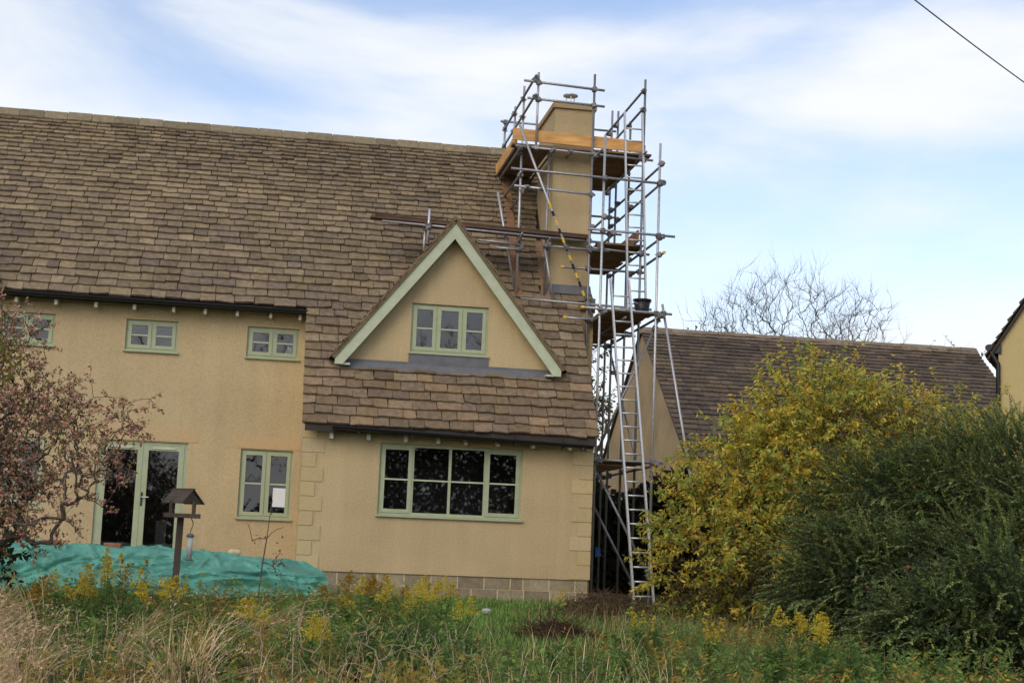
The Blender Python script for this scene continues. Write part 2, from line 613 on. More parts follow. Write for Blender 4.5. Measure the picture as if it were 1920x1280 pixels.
# quoins
quoins = [(0, 1), (1, -1)]
def quoin_col(x_edge, sgn):
    z = 0.432
    k = 0
    top = 2.86
    while z < top:
        h = min(0.2455, top - z + 0.05)
        w = 0.36 if k % 2 == 0 else 0.225
        t = rnd.uniform(0.93, 1.07)
        c = (0.52 * t, 0.41 * t, 0.22 * t * rnd.uniform(0.95, 1.08))
        m2 = MB()
        a, b = (x_edge - 0.012, x_edge + w) if sgn > 0 else (x_edge - w, x_edge + 0.012)
        p = 0.012
        m2.hexa([(a, -p, z + 0.012), (b, -p, z + 0.012), (b, 0.02, z + 0.004), (a, 0.02, z + 0.004),
                 (a, -p, z + h), (b, -p, z + h), (b, 0.02, z + h), (a, 0.02, z + h)], c)
        # leg of the block on the side wall
        ys = 0.30 if k % 2 else 0.2
        if sgn > 0:
            m2.box(-0.0121, 0.006, 0.021, ys, z + 0.012, z + h, c)
        else:
            m2.box(x_edge - 0.006, x_edge + 0.0121, 0.021, ys, z + 0.012, z + h, c)
        m2.build('quoin', 'stone', house)
        z += 0.2475
        k += 1
quoin_col(0.0, 1)
quoin_col(W, -1)

# stone lintels
for (a, b, c, d) in ((-3.76, -1.84, 2.585, 2.815), (-1.22, -0.02, 2.535, 2.765)):
    m2 = MB()
    m2.hexa([(a, DM - 0.006, c), (b, DM - 0.006, c), (b, DM + 0.03, c), (a, DM + 0.03, c), (a, DM - 0.006, d), (b, DM - 0.006, d), (b, DM + 0.03, d), (a, DM + 0.03, d)], (0.535, 0.385, 0.205))
    m2.build('lintel', 'stone', house)

# ------------------------------------------------------------------ windows
def window(x0, x1, z0, z1, y, lights, bars, rev=0.05, bar_rows=(0.5,), sash_all=True, sill=True, label=None):
    """lights: list of boundary fractions including 0 and 1; y is the wall face"""
    wn = empty('window', ((x0 + x1) / 2, y, z0), house)
    if label:
        wn['label'] = label
    yf = y + rev                       # frame face
    fr = 0.052
    m = MB()
    m.box(x0, x1, yf, yf + 0.06, z1 - fr, z1)
    m.box(x0, x1, yf, yf + 0.06, z0, z0 + fr)
    m.box(x0, x0 + fr, yf, yf + 0.06, z0 + fr, z1 - fr)
    m.box(x1 - fr, x1, yf, yf + 0.06, z0 + fr, z1 - fr)
    xs = [x0 + (x1 - x0) * q for q in lights]
    for q in xs[1:-1]:
        m.box(q - 0.024, q + 0.024, yf, yf + 0.06, z0 + fr, z1 - fr)
    m.build('frame', 'sage', wn)
    for i in range(len(xs) - 1):
        a = xs[i] + (fr if i == 0 else 0.024)
        b = xs[i + 1] - (fr if i == len(xs) - 2 else 0.024)
        c, d = z0 + fr, z1 - fr
        sash = sash_all or i in (0, len(xs) - 2)
        if sash:
            ys = yf - 0.014
            s = 0.062
            m = MB()
            a2, b2, c2, d2 = a - 0.012, b + 0.012, c - 0.012, d + 0.012
            m.box(a2, b2, ys, yf + 0.03, d2 - s, d2)
            m.box(a2, b2, ys, yf + 0.03, c2, c2 + s)
            m.box(a2, a2 + s, ys, yf + 0.03, c2 + s, d2 - s)
            m.box(b2 - s, b2, ys, yf + 0.03, c2 + s, d2 - s)
            m.build('casement', 'sage', wn)
            a, b, c, d = a2 + s, b2 - s, c2 + s, d2 - s
        rows = [c] + [c + (d - c) * q for q in bar_rows] + [d]
        for q in rows[1:-1]:
            m = MB()
            m.box(a, b, yf - 0.002, yf + 0.03, q - 0.013, q + 0.013)
            m.build('glazing_bar', 'sage_pale', wn)
        for j in range(len(rows) - 1):
            lo = rows[j] + (0.013 if j else 0)
            hi = rows[j + 1] - (0.013 if j < len(rows) - 2 else 0)
            m = MB()
            tl = rnd.uniform(-0.004, 0.004)
            m.face([(a, yf + 0.016, lo), (b, yf + 0.016 + tl, lo), (b, yf + 0.016 + tl * 1.5, hi), (a, yf + 0.016, hi)])
            m.build('pane', 'glass', wn)
    if sill:
        m = MB()
        e = 0.03
        m.hexa([(x0 - e, y - 0.05, z0 - 0.036), (x1 + e, y - 0.05, z0 - 0.036), (x1 + e, yf + 0.02, z0 - 0.036), (x0 - e, yf + 0.02, z0 - 0.036),
                (x0 - e, y - 0.05, z0 - 0.008), (x1 + e, y - 0.05, z0 - 0.008), (x1 + e, yf + 0.02, z0 + 0.012), (x0 - e, yf + 0.02, z0 + 0.012)])
        m.build('sill', 'sage', wn)
    m = MB()
    m.box(x0 + 0.004, x1 - 0.004, y + 0.10, y + 0.1003, z0, z1)
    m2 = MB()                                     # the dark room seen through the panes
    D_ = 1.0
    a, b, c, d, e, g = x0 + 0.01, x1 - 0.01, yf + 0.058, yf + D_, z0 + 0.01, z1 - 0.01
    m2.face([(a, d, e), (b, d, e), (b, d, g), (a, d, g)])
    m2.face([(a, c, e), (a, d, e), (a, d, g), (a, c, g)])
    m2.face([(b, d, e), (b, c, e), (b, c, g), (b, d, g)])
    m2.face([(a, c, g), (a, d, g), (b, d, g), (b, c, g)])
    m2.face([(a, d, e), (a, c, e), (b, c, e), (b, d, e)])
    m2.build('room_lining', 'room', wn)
    return wn

for key in ('mid_upper', 'right_upper', 'left_upper'):
    a, b, c, d = OPEN_MAIN[key]
    window(a, b, c, d, DM, [0, 0.5, 1], 1)
window(*OPEN_MAIN['lower'], DM, [0, 0.5, 1], 1)
window(*OPEN_MAIN['far_lower'], DM, [0, 0.5, 1], 1)
window(*OPEN_WING['wing'], 0.0, [0, 0.232, 0.493, 0.742, 1], 1, sash_all=False)

# french doors
def french_doors():
    a, b, c, d = OPEN_MAIN['doors']
    dr = empty('french_doors', ((a + b) / 2, DM, c), house)
    y = DM + 0.04
    m = MB()
    f = 0.06
    m.box(a, a + f, y, y + 0.08, c, d)
    m.box(b - f, b, y, y + 0.08, c, d)
    m.box(a + f, b - f, y, y + 0.08, d - f, d)
    m.box(a + f, b - f, y, y + 0.08, c, c + 0.04)
    m.build('frame', 'sage', dr)
    mid = (a + b) / 2
    for lo, hi in ((a + f, mid - 0.002), (mid + 0.002, b - f)):
        s = 0.095
        z0, z1 = c + 0.045, d - f - 0.004
        m = MB()
        m.box(lo, lo + s, y - 0.012, y + 0.05, z0, z1)
        m.box(hi - s, hi, y - 0.012, y + 0.05, z0, z1)
        m.box(lo + s, hi - s, y - 0.012, y + 0.05, z1 - s, z1)
        m.box(lo + s, hi - s, y - 0.012, y + 0.05, z0, z0 + 0.15)
        m.build('door_leaf', 'sage', dr)
        m = MB()
        m.face([(lo + s, y + 0.02, z0 + 0.15), (hi - s, y + 0.02, z0 + 0.15), (hi - s, y + 0.023, z1 - s), (lo + s, y + 0.02, z1 - s)])
        m.build('pane', 'glass', dr)
        m = MB()
        m.box(lo + 0.16, hi - 0.16, y - 0.028, y - 0.0125, z1 - 0.066, z1 - 0.042)
        m.build('trickle_vent', 'cream', dr)
    m = MB()
    m.box(mid + 0.012, mid + 0.042, y - 0.024, y - 0.0125, 1.42, 1.66)
    m.build('handle_plate', 'black', dr)
    m = MB()
    m.tube([(mid + 0.027, y - 0.02, 1.575), (mid + 0.027, y - 0.06, 1.575), (mid + 0.15, y - 0.06, 1.575)], 0.010, 6)
    m.build('lever_handle', 'alu', dr)
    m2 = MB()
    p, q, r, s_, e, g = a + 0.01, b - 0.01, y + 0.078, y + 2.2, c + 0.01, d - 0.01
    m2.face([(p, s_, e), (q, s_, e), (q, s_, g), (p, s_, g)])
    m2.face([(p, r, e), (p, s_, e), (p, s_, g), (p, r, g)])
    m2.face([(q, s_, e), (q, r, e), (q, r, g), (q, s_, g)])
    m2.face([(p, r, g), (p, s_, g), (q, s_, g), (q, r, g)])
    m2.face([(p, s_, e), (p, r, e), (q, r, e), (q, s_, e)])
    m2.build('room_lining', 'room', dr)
    m = MB()
    m.box(b - 0.52, b - 0.33, y + 0.7, y + 0.75, c + 0.1, c + 0.75)
    m.build('indoor_radiator', 'curtain', dr)
french_doors()

# ------------------------------------------------------------------ roof tiles
def tile_colour(x, s, zone):
    n1 = vnoise(x * 0.55 + 3, s * 0.7 + 5)
    n2 = vnoise(x * 2.1 + 31, s * 2.0 + 17)
    r = rnd.random()
    if zone == 'main':
        left = min(max((0.0 - x) / 7.0, 0), 1) * (0.35 + 0.65 * min(max((s - 3.6) / 2.0, 0), 1))
        up = min(max((s - 2.9) / 5.2, 0), 1)
        tanw = 0.10 + 0.55 * left * (0.35 + n2 * 0.9) + 0.15 * up
        k = r + (n1 - 0.5) * 0.5
        if k < tanw * 0.9:
            c = (0.300, 0.232, 0.140)
        elif k < tanw * 0.9 + 0.22:
            c = (0.235, 0.182, 0.108)
        elif k < 0.86:
            c = (0.212, 0.161, 0.108)
        else:
            c = (0.165, 0.130, 0.096)
    elif zone == 'wing':
        c = ((0.250, 0.170, 0.095), (0.210, 0.148, 0.086), (0.180, 0.132, 0.085), (0.230, 0.163, 0.100))[int(r * 4)]
    else:
        c = ((0.125, 0.096, 0.070), (0.110, 0.086, 0.066), (0.145, 0.108, 0.072), (0.097, 0.077, 0.060))[int(r * 4)]
    j = rnd.uniform(0.80, 1.13)
    mean = (0.210, 0.162, 0.100) if zone != 'barn' else c
    k = 0.40 if zone == 'main' else 0.2
    c = tuple(a * (1 - k) + b * k for a, b in zip(c, mean))
    return (c[0] * j, c[1] * j, c[2] * j * rnd.uniform(0.93, 1.05))

def tile_geo(O, A, S, Nn, a0, a1, s, e, tint, th=0.033, lap=1.5):
    """one stone slate: 8 corners plus ragged lower edge (2 extra points)"""
    def P(a, t, h):
        return O + A * a + S * t + Nn * h
    h0 = 0.022 + rnd.uniform(0, 0.010)
    t = th * rnd.uniform(0.8, 1.35)
    slip = rnd.gauss(0, 0.007)
    d0, d1, d2 = slip + rnd.uniform(-0.014, 0.014), slip + rnd.uniform(-0.012, 0.010), slip + rnd.uniform(-0.014, 0.014)
    if rnd.random() < 0.12:
        d0 += 0.022
    elif rnd.random() < 0.12:
        d2 += 0.022
    am = a0 + (a1 - a0) * rnd.uniform(0.3, 0.7)
    sk = rnd.uniform(-0.012, 0.012)
    top = s + e * lap
    w0, w1 = rnd.uniform(-.003, .004), rnd.uniform(-.003, .004)
    v = [P(a0, s + d0, h0 + w0), P(am, s + d1, h0), P(a1, s + d2, h0 + w1),
         P(a0, s + d0 + .004, h0 + t + w0), P(am, s + d1 + .004, h0 + t), P(a1, s + d2 + .004, h0 + t + w1),
         P(a0 + sk, top, 0.004), P(a1 + sk, top, 0.004)]
    f = [(0, 1, 4, 3), (1, 2, 5, 4), (3, 4, 5, 7, 6), (0, 3, 6), (2, 7, 5)]
    return [tuple(q) for q in v], f, [tint] * 8

def tile_field(O, A, S, Nn, rows, arange, zone, wid, cull=None):
    out_ = []
    for s, e in rows:
        a0, a1 = arange(s)
        a = a0
        first = True
        while a < a1 - 0.05:
            w = wid(e) * rnd.uniform(0.68, 1.38)
            if first:
                w *= rnd.uniform(0.6, 1.0)
                first = False
            b = min(a + w, a1)
            if a1 - b < 0.12:
                b = a1
            mid = O + A * ((a + b) / 2) + S * (s + e * 0.5)
            if cull is None or not cull(mid):
                v, f, t = tile_geo(O, A, S, Nn, a + 0.0055, b - 0.0055, s, e, tile_colour(mid.x, s, zone))
                area = (b - a) * e / ((mid - CAM).length ** 2)
                out_.append((area, v, f, t, mid))
            a = b
    return out_

def emit_tiles(tiles, parent, limit=300, piece='tile', rest='tile_courses', visible=None):
    tiles = sorted(tiles, key=lambda q: -(q[0] if visible is None or visible(q[4]) else q[0] * 0.001))
    for area, v, f, t, mid in tiles[:limit]:
        make_obj(piece, v, f, t, 'tile', parent)
    V, F, T = [], [], []
    for area, v, f, t, mid in tiles[limit:]:
        b = len(V)
        V += v
        T += t
        F += [tuple(b + i for i in q) for q in f]
    if V:
        o = make_obj(rest, V, F, T, 'tile', parent)
        o['kind'] = 'stuff'

roof = empty('roof', (0, 1.5, rz(1.474)), house)
O_ = Vector((0, -0.3, ZE - 0.036))
A_ = Vector((1, 0, 0))
S_ = Vector((0, CP, SP))
N_ = Vector((0, -SP, CP))
S_MAIN = DM / CP
S_TOP = (RY + 0.3) / CP
rows = []
nw = 13
for i in range(nw):
    rows.append((i * S_MAIN / nw, S_MAIN / nw))
s, e = S_MAIN, 0.218
nm = 32
es = [0.216 - (0.216 - 0.112) * i / (nm - 1) for i in range(nm)]
scl = (S_TOP - S_MAIN - 0.06) / sum(es)
for e in es:
    rows.append((s, e * scl))
    s += e * scl

DC, DHW, DZ = 2.485, 2.06, 6.74       # dormer centre, half width, roof apex
D2C, D2HW = -6.62, 1.22               # dormer at the far left
D2Z = rz(1.47) + D2HW * TP
CHX0, CHX1, CHY0, CHY1 = 4.53, 5.31, 2.03, 3.68
def cull_main(p):
    z = rz(p.y)
    if p.y > 0.66 and z < DZ - abs(p.x - DC) * TP - 0.10:
        return True
    if p.y > 1.5 and z < D2Z - abs(p.x - D2C) * TP - 0.10:
        return True
    if CHX0 - 0.02 < p.x < CHX1 + 0.1 and CHY0 < p.y < CHY1:
        return True
    return False
tiles = tile_field(O_, A_, S_, N_, rows, lambda s: ((-0.06, 5.09) if s < S_MAIN - 0.01 else (XL - 0.05, 5.09)), 'main',
                   lambda e: 0.305 * (e / 0.2) ** 0.5, cull_main)
wing_tiles = []
for q in tiles:
    if q[4].y < 1.4:
        c = tile_colour(q[4].x, 0, 'wing')
        if rnd.random() < min(max((0.75 - q[4].y) / 0.5, 0.15), 1):
            q = (q[0], q[1], q[2], [c] * 8, q[4])
    wing_tiles.append(q)
emit_tiles(wing_tiles, roof, 300, visible=lambda p: -5.0 < p.x < 5.1)

# roof deck (dark underlay) front, back with its own plain courses
m = MB()
def slab(mb, pts, th):
    top = [Vector(p) for p in pts]
    n = (top[1] - top[0]).cross(top[2] - top[0]).normalized() * th
    k = len(top)
    mb.face(top)
    mb.face([p - n for p in reversed(top)])
    for i in range(k):
        j = (i + 1) % k
        mb.face([top[j], top[i], top[i] - n, top[j] - n])
dz = -0.052
slab(m, [(-0.03, -0.26, rz(-0.26) + dz), (5.07, -0.26, rz(-0.26) + dz), (5.07, 1.5, rz(1.5) + dz), (-0.03, 1.5, rz(1.5) + dz)], 0.03)
slab(m, [(XL - 0.03, 1.5, rz(1.5) + dz), (5.07, 1.5, rz(1.5) + dz), (5.07, RY, RZ + dz), (XL - 0.03, RY, RZ + dz)], 0.03)
m.build('roof_deck', 'batten', roof)
m = MB()
slab(m, [(XL - 0.05, RY, RZ - 0.01), (5.09, RY, RZ - 0.01), (5.09, BY + 0.3, rz(1.474) - 0.01), (XL - 0.05, BY + 0.3, rz(1.474) - 0.01)], 0.06)
for q in range(len(m.t)):
    m.t[q] = (0.2, 0.155, 0.105)
m.build('back_slope', 'tile', roof)
# verge mortar on the right gable
m = MB()
for (y0, y1) in ((-0.26, 2.0), (3.7, RY)):
    m.hexa([(5.02, y0, rz(y0) - 0.085), (5.085, y0, rz(y0) - 0.085), (5.085, y1, rz(y1) - 0.085), (5.02, y1, rz(y1) - 0.085),
            (5.02, y0, rz(y0) - 0.03), (5.085, y0, rz(y0) - 0.03), (5.085, y1, rz(y1) - 0.03), (5.02, y1, rz(y1) - 0.03)])
m.build('verge_mortar', 'mortar', roof)
# ridge stones
x = XL - 0.06
while x < 5.1:
    w = rnd.choice((0.48, 0.5, 0.45, 0.52))
    b = min(x + w, 5.1)
    k = rnd.uniform(0.82, 1.15)
    c = (0.225 * k, 0.185 * k, 0.115 * k)
    m = MB()
    h = rnd.uniform(-0.008, 0.008)
    prof = [(RY - 0.155, RZ - 0.130 + h), (RY - 0.02, RZ + 0.052 + h), (RY + 0.02, RZ + 0.052 + h), (RY + 0.155, RZ - 0.130 + h),
            (RY + 0.14, RZ - 0.155 + h), (RY, RZ + 0.02 + h), (RY - 0.14, RZ - 0.155 + h)]
    m.extrude_poly(prof, 'x', x + 0.008, b - 0.008, c)
    m.build('ridge_tile', 'ridge', roof)
    x = b
m = MB()
m.extrude_poly([(RY - 0.125, RZ - 0.13), (RY, RZ + 0.035), (RY + 0.125, RZ - 0.13)], 'x', XL, 5.08)
m.build('ridge_mortar', 'mortar', roof)

# rafter feet, gutters
for x in (-5.15, -4.47, -3.78, -3.11, -2.42, -1.86, -1.29, -0.69, -0.16):
    m = MB()
    m.hexa([(x - 0.025, 1.52, 4.90), (x + 0.025, 1.52, 4.90), (x + 0.025, 1.77, 4.90), (x - 0.025, 1.77, 4.90),
            (x - 0.025, 1.52, 5.12), (x + 0.025, 1.52, 5.12), (x + 0.025, 1.77, 5.36), (x - 0.025, 1.77, 5.36)])
    m.build('rafter_foot', 'cream', roof)
for x in (0.46, 1.09, 1.73, 2.29, 2.77, 3.33, 3.95, 4.6):
    m = MB()
    m.hexa([(x - 0.03, -0.17, 2.665), (x + 0.03, -0.17, 2.665), (x + 0.03, -0.003, 2.665), (x - 0.03, -0.003, 2.665),
            (x - 0.03, -0.17, 2.97), (x + 0.03, -0.17, 2.97), (x + 0.03, -0.003, 3.15), (x - 0.03, -0.003, 3.15)])
    m.build('rafter_foot', 'cream', roof)

def gutter(p0, p1, r=0.062):
    m = MB()
    p0, p1 = Vector(p0), Vector(p1)
    n = 10
    for i in range(n):
        a, b = math.pi + math.pi * i / n, math.pi + math.pi * (i + 1) / n
        for rr, fl in ((r, False), (r - 0.006, True)):
            q = [p0 + Vector((0, math.cos(a) * rr, math.sin(a) * rr)), p1 + Vector((0, math.cos(a) * rr, math.sin(a) * rr)),
                 p1 + Vector((0, math.cos(b) * rr, math.sin(b) * rr)), p0 + Vector((0, math.cos(b) * rr, math.sin(b) * rr))]
            m.face(q[::-1] if fl else q)
    for p in (p0, p1):
        m.face([p + Vector((0, math.cos(math.pi + math.pi * i / n) * r, math.sin(math.pi + math.pi * i / n) * r)) for i in range(n + 1)])
    m.tube([p0 + Vector((0, -r, 0)), p1 + Vector((0, -r, 0))], 0.008, 5)
    g = m.build('gutter', 'black', roof)
    return g
gutter((-5.32, 1.40, 5.075), (-0.03, 1.40, 5.055))
gutter((0.46, -0.375, 2.86), (4.97, -0.375, 2.745))
m = MB()
m.tube([(4.80, -0.375, 2.74), (4.80, -0.375, 2.64)], 0.045, 10)
m.build('gutter_outlet', 'black', roof)
for x in (0.9, 1.8, 2.7, 3.6, 4.45):
    m = MB()
    zz = 2.86 - (x - 0.46) * 0.0255
    m.box(x - 0.02, x + 0.02, -0.43, -0.3, zz - 0.085, zz - 0.064)
    m.box(x - 0.02, x + 0.02, -0.3, -0.26, zz - 0.085, zz + 0.06)
    m.build('gutter_bracket', 'black', roof)
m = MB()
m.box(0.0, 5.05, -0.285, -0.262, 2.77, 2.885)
m.build('eaves_shade_strip', 'batten', roof)  # added dark strip: shade beneath the wing eaves put into colour
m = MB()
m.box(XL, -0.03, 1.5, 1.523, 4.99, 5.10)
m.build('eaves_shade_strip', 'batten', roof)  # same for the main eaves: dark colour stands in for their shade

# ------------------------------------------------------------------ dormer gable
dorm = empty('dormer', (DC, 0.6, 4.06), house)
YG = 0.62
wb = 4.105                                    # bottom of the rendered gable
hwz = lambda z: (DZ - 0.10 - z) / TP          # half width of the wall at height z
dw = (1.795, 3.185, 4.325, 5.205)
m = MB()
x0, x1 = DC - hwz(wb), DC + hwz(wb)
notch = 4.285
# gable wall as quads around the window opening
zs = [wb, dw[2], dw[3], DZ - 0.10]
def gx(z, s):
    return DC + s * hwz(z)
m.face([(gx(wb, -1), YG, wb), (dw[0], YG, wb), (dw[0], YG, dw[2]), (gx(dw[2], -1), YG, dw[2])])
m.face([(dw[1], YG, wb), (gx(wb, 1), YG, wb), (gx(dw[2], 1), YG, dw[2]), (dw[1], YG, dw[2])])
m.face([(gx(dw[2], -1), YG, dw[2]), (dw[0], YG, dw[2]), (dw[0], YG, dw[3]), (gx(dw[3], -1), YG, dw[3])])
m.face([(dw[1], YG, dw[2]), (gx(dw[2], 1), YG, dw[2]), (gx(dw[3], 1), YG, dw[3]), (dw[1], YG, dw[3])])
m.face([(gx(dw[3], -1), YG, dw[3]), (dw[0], YG, dw[3]), (dw[1], YG, dw[3]), (gx(dw[3], 1), YG, dw[3]), (DC, YG, DZ - 0.1)])
for a, b, c, d in (dw,):
    m.face([(a, YG, c), (a, YG, d), (a, YG + 0.1, d), (a, YG + 0.1, c)])
    m.face([(b, YG, d), (b, YG, c), (b, YG + 0.1, c), (b, YG + 0.1, d)])
    m.face([(a, YG, d), (b, YG, d), (b, YG + 0.1, d), (a, YG + 0.1, d)])
m.build('gable_wall', 'render', dorm)
m = MB()
m.hexa([(DC - 1.92, 0.50, rz(0.50) + 0.035), (DC + 1.93, 0.50, rz(0.50) + 0.035), (DC + 1.93, 0.62, rz(0.62) + 0.03), (DC - 1.92, 0.62, rz(0.62) + 0.03),
        (DC - 1.92, 0.50, rz(0.50) + 0.05), (DC + 1.93, 0.50, rz(0.50) + 0.05), (DC + 1.93, 0.62, rz(0.62) + 0.06), (DC - 1.92, 0.62, rz(0.62) + 0.06)])
m.box(DC - 1.96, DC + 1.96, 0.595, 0.64, 4.03, wb + 0.03)
m.build('lead_apron', 'lead', dorm)
m = MB()
m.box(dw[0] - 0.02, dw[1] + 0.02, 0.592, 0.64, wb + 0.03, dw[2] - 0.002)
m.build('lead_panel', 'lead', dorm)
window(dw[0], dw[1], dw[2], dw[3], YG, [0, 1 / 3, 2 / 3, 1], 1)
# bargeboards
def barge(sgn):
    m = MB()
    th = 0.20 / CP                   # vertical depth of the board
    zt = DZ - 0.045
    foot = 2.02
    zf = zt - foot * TP
    poly = [(DC, zt), (DC + sgn * foot, zf), (DC + sgn * foot, zf - 0.15), (DC + sgn * (foot - 0.14), zf - 0.15), (DC + sgn * (foot - 0.20), zf - th + 0.2 * TP + 0.0), (DC, zt - th)]
    if sgn > 0:
        poly = poly[::-1]
    m.extrude_poly(poly, 'y', 0.375, 0.41)
    m.build('bargeboard', 'sage_pale', dorm)
    m = MB()
    a, b = (DC + sgn * (foot - 0.27), DC + sgn * (foot - 0.12))
    m.box(min(a, b), max(a, b), 0.40, 0.615, zf - 0.155, zf - 0.118)
    m.build('barge_foot', 'sage_pale', dorm)
    m = MB()
    slab(m, [(DC, 0.41, zt - 0.12), (DC + sgn * (foot - 0.05), 0.41, zt - 0.12 - (foot - 0.05) * TP), (DC + sgn * (foot - 0.05), 0.63, zt - 0.12 - (foot - 0.05) * TP), (DC, 0.63, zt - 0.12)], 0.012)
    m.build('soffit', 'sage', dorm)
barge(-1)
barge(1)
# dormer roof slopes with stone slates
def dormer_roof(c, hw, z_ap, y_front, parent, zone):
    allt = []
    for sgn in (-1, 1):
        Sx = Vector((-sgn * CP, 0, SP))
        Nx = Vector((sgn * SP, 0, CP))
        foot_x = c + sgn * (hw + 0.04)
        Oo = Vector((foot_x, 0, z_ap - (hw + 0.04) * TP - 0.02))
        Ls = (hw + 0.02) / CP
        n = int(Ls / 0.19)
        rws = [(i * Ls / n, Ls / n) for i in range(n)]
        def ar(s, Oo=Oo, Sx=Sx):
            z = Oo.z + Sx.z * (s + 0.1)
            return (y_front, (z - ZE) / TP - 0.3 + 0.12)
        allt += tile_field(Oo, Vector((0, 1, 0)), Sx, Nx, rws, ar, zone, lambda e: 0.32)
        m = MB()
        zf = z_ap - hw * TP
        yb0 = (zf - ZE) / TP - 0.3 + 0.05
        yb1 = (z_ap - ZE) / TP - 0.3 + 0.05
        off = Vector((0, 0, -0.03))
        q = [Vector((c + sgn * hw, y_front + 0.02, zf)) + off, Vector((c + sgn * hw, max(yb0, y_front + 0.03), zf)) + off, Vector((c, yb1, z_ap)) + off, Vector((c, y_front + 0.02, z_ap)) + off]
        if sgn < 0:
            q = q[::-1]
        slab(m, q, 0.03)
        m.build('dormer_deck', 'batten', parent)
        m = MB()                          # mortar bedding under the verge slates
        m.bar((c + sgn * hw * 1.0, y_front + 0.05, zf - 0.035), (c, y_front + 0.05, z_ap - 0.035), 0.07, 0.05, up=(sgn * SP, 0, CP))
        for q_ in range(len(m.t)):
            m.t[q_] = (0.17, 0.135, 0.075)
        m.build('verge_bed', 'ridge', parent)
    V, F, T = [], [], []
    for area, v, f, t, mid in allt:
        b = len(V)
        V += v
        T += t
        F += [tuple(b + i for i in q) for q in f]
    o = make_obj('dormer_tiles', V, F, T, 'tile', parent)
    o['kind'] = 'stuff'
    yb1 = (z_ap - ZE) / TP - 0.3
    y = y_front
    while y < yb1:
        b = min(y + 0.45, yb1 + 0.05)
        m = MB()
        k = rnd.uniform(0.8, 1.1)
        prof = [(c - 0.12, z_ap - 0.115), (c - 0.015, z_ap + 0.035), (c + 0.015, z_ap + 0.035), (c + 0.12, z_ap - 0.115), (c, z_ap - 0.02)]
        m.extrude_poly(prof[::-1], 'y', y + 0.004, b - 0.004, (0.2 * k, 0.16 * k, 0.095 * k))
        m.build('ridge_tile', 'ridge', parent)
        y = b
dormer_roof(DC, DHW, DZ, 0.335, dorm, 'wing')
dorm2 = empty('dormer', (D2C, 1.5, rz(1.5)), house)
dormer_roof(D2C, D2HW, D2Z, 1.36, dorm2, 'wing')
m = MB()
zz = rz(1.55)
m.face([(D2C - D2HW + 0.1, 1.62, zz), (D2C + D2HW - 0.1, 1.62, zz), (D2C, 1.62, D2Z - 0.12)])
m.build('gable_wall', 'render', dorm2)
for sgn in (-1, 1):
    m = MB()
    m.bar((D2C + sgn * (D2HW - 0.02), 1.42, D2Z - (D2HW - 0.02) * TP - 0.13), (D2C, 1.42, D2Z - 0.13), 0.035, 0.15, up=(sgn * SP, 0, CP))
    m.build('bargeboard', 'black', dorm2)

# ------------------------------------------------------------------ chimney
chim = empty('chimney', ((CHX0 + CHX1) / 2, 2.8, 0), house)
m = MB()
m.box(CHX0, CHX1, CHY0, CHY1, 4.6, 9.46)
m.build('stack', 'render', chim)
m = MB()
m.box(5.048, 5.37, 1.78, 3.9, -0.2, 5.50)
m.build('breast', 'render', chim)
m = MB()
m.box(CHX0 - 0.045, CHX1 + 0.045, CHY0 - 0.045, CHY1 + 0.045, 9.46, 9.56)
m.box(CHX0 + 0.02, CHX1 - 0.02, CHY0 + 0.02, CHY1 - 0.02, 9.56, 9.60)
m.build('cap', 'stone', chim).data.color_attributes['tint'].data.foreach_set('color', np.tile(np.array([0.42, 0.31, 0.17, 1], dtype=np.float32), len(m.v)))
m = MB()
m.lathe(4.93, 2.55, [(0.10, 9.56), (0.10, 9.70), (0.085, 9.71)], 16)
m.build('flue_pipe', 'alu', chim, True)
for k in range(3):
    m = MB()
    a = 2.1 * k + 0.4
    m.tube([(4.93 + 0.09 * math.cos(a), 2.55 + 0.09 * math.sin(a), 9.66), (4.93 + 0.09 * math.cos(a), 2.55 + 0.09 * math.sin(a), 9.89)], 0.010, 6)
    m.build('cowl_leg', 'alu', chim)
m = MB()
m.lathe(4.93, 2.55, [(0.0, 9.885), (0.145, 9.875), (0.152, 9.885), (0.145, 9.90), (0.05, 9.935), (0.0, 9.94)], 24)
m.build('cowl_disc', 'alu', chim, True)
# flashing and the little tiled shoulder
m = MB()
m.hexa([(CHX0 - 0.03, 1.96, rz(1.96) + 0.04), (5.36, 1.96, rz(1.96) + 0.04), (5.36, 2.028, rz(1.96) + 0.04), (CHX0 - 0.03, 2.028, rz(1.96) + 0.04),
        (CHX0 - 0.03, 2.0, rz(1.96) + 0.22), (5.34, 2.0, rz(1.96) + 0.22), (5.34, 2.028, rz(1.96) + 0.22), (CHX0 - 0.03, 2.028, rz(1.96) + 0.22)])
m.box(CHX1 + 0.001, 5.40, 1.77, 1.83, 5.42, 5.70)
m.build('lead_flashing', 'lead', chim)
sh = tile_field(Vector((0, 1.74, rz(1.74) - 0.02)), A_, S_, N_, [(0, 0.2), (0.2, 0.2)], lambda s: (5.06, 5.39), 'wing', lambda e: 0.33)
for area, v, f, t, mid in sh:
    make_obj('shoulder_tile', v, f, t, 'tile', chim)
m = MB()
m.hexa([(5.05, 1.78, 5.5), (5.37, 1.78, 5.5), (5.37, 2.2, 5.5), (5.05, 2.2, 5.5), (5.05, 1.78, 5.505), (5.37, 1.78, 5.505), (5.37, 2.2, rz(2.2) - 0.04), (5.05, 2.2, rz(2.2) - 0.04)])
m.build('shoulder_bed', 'mortar', chim)

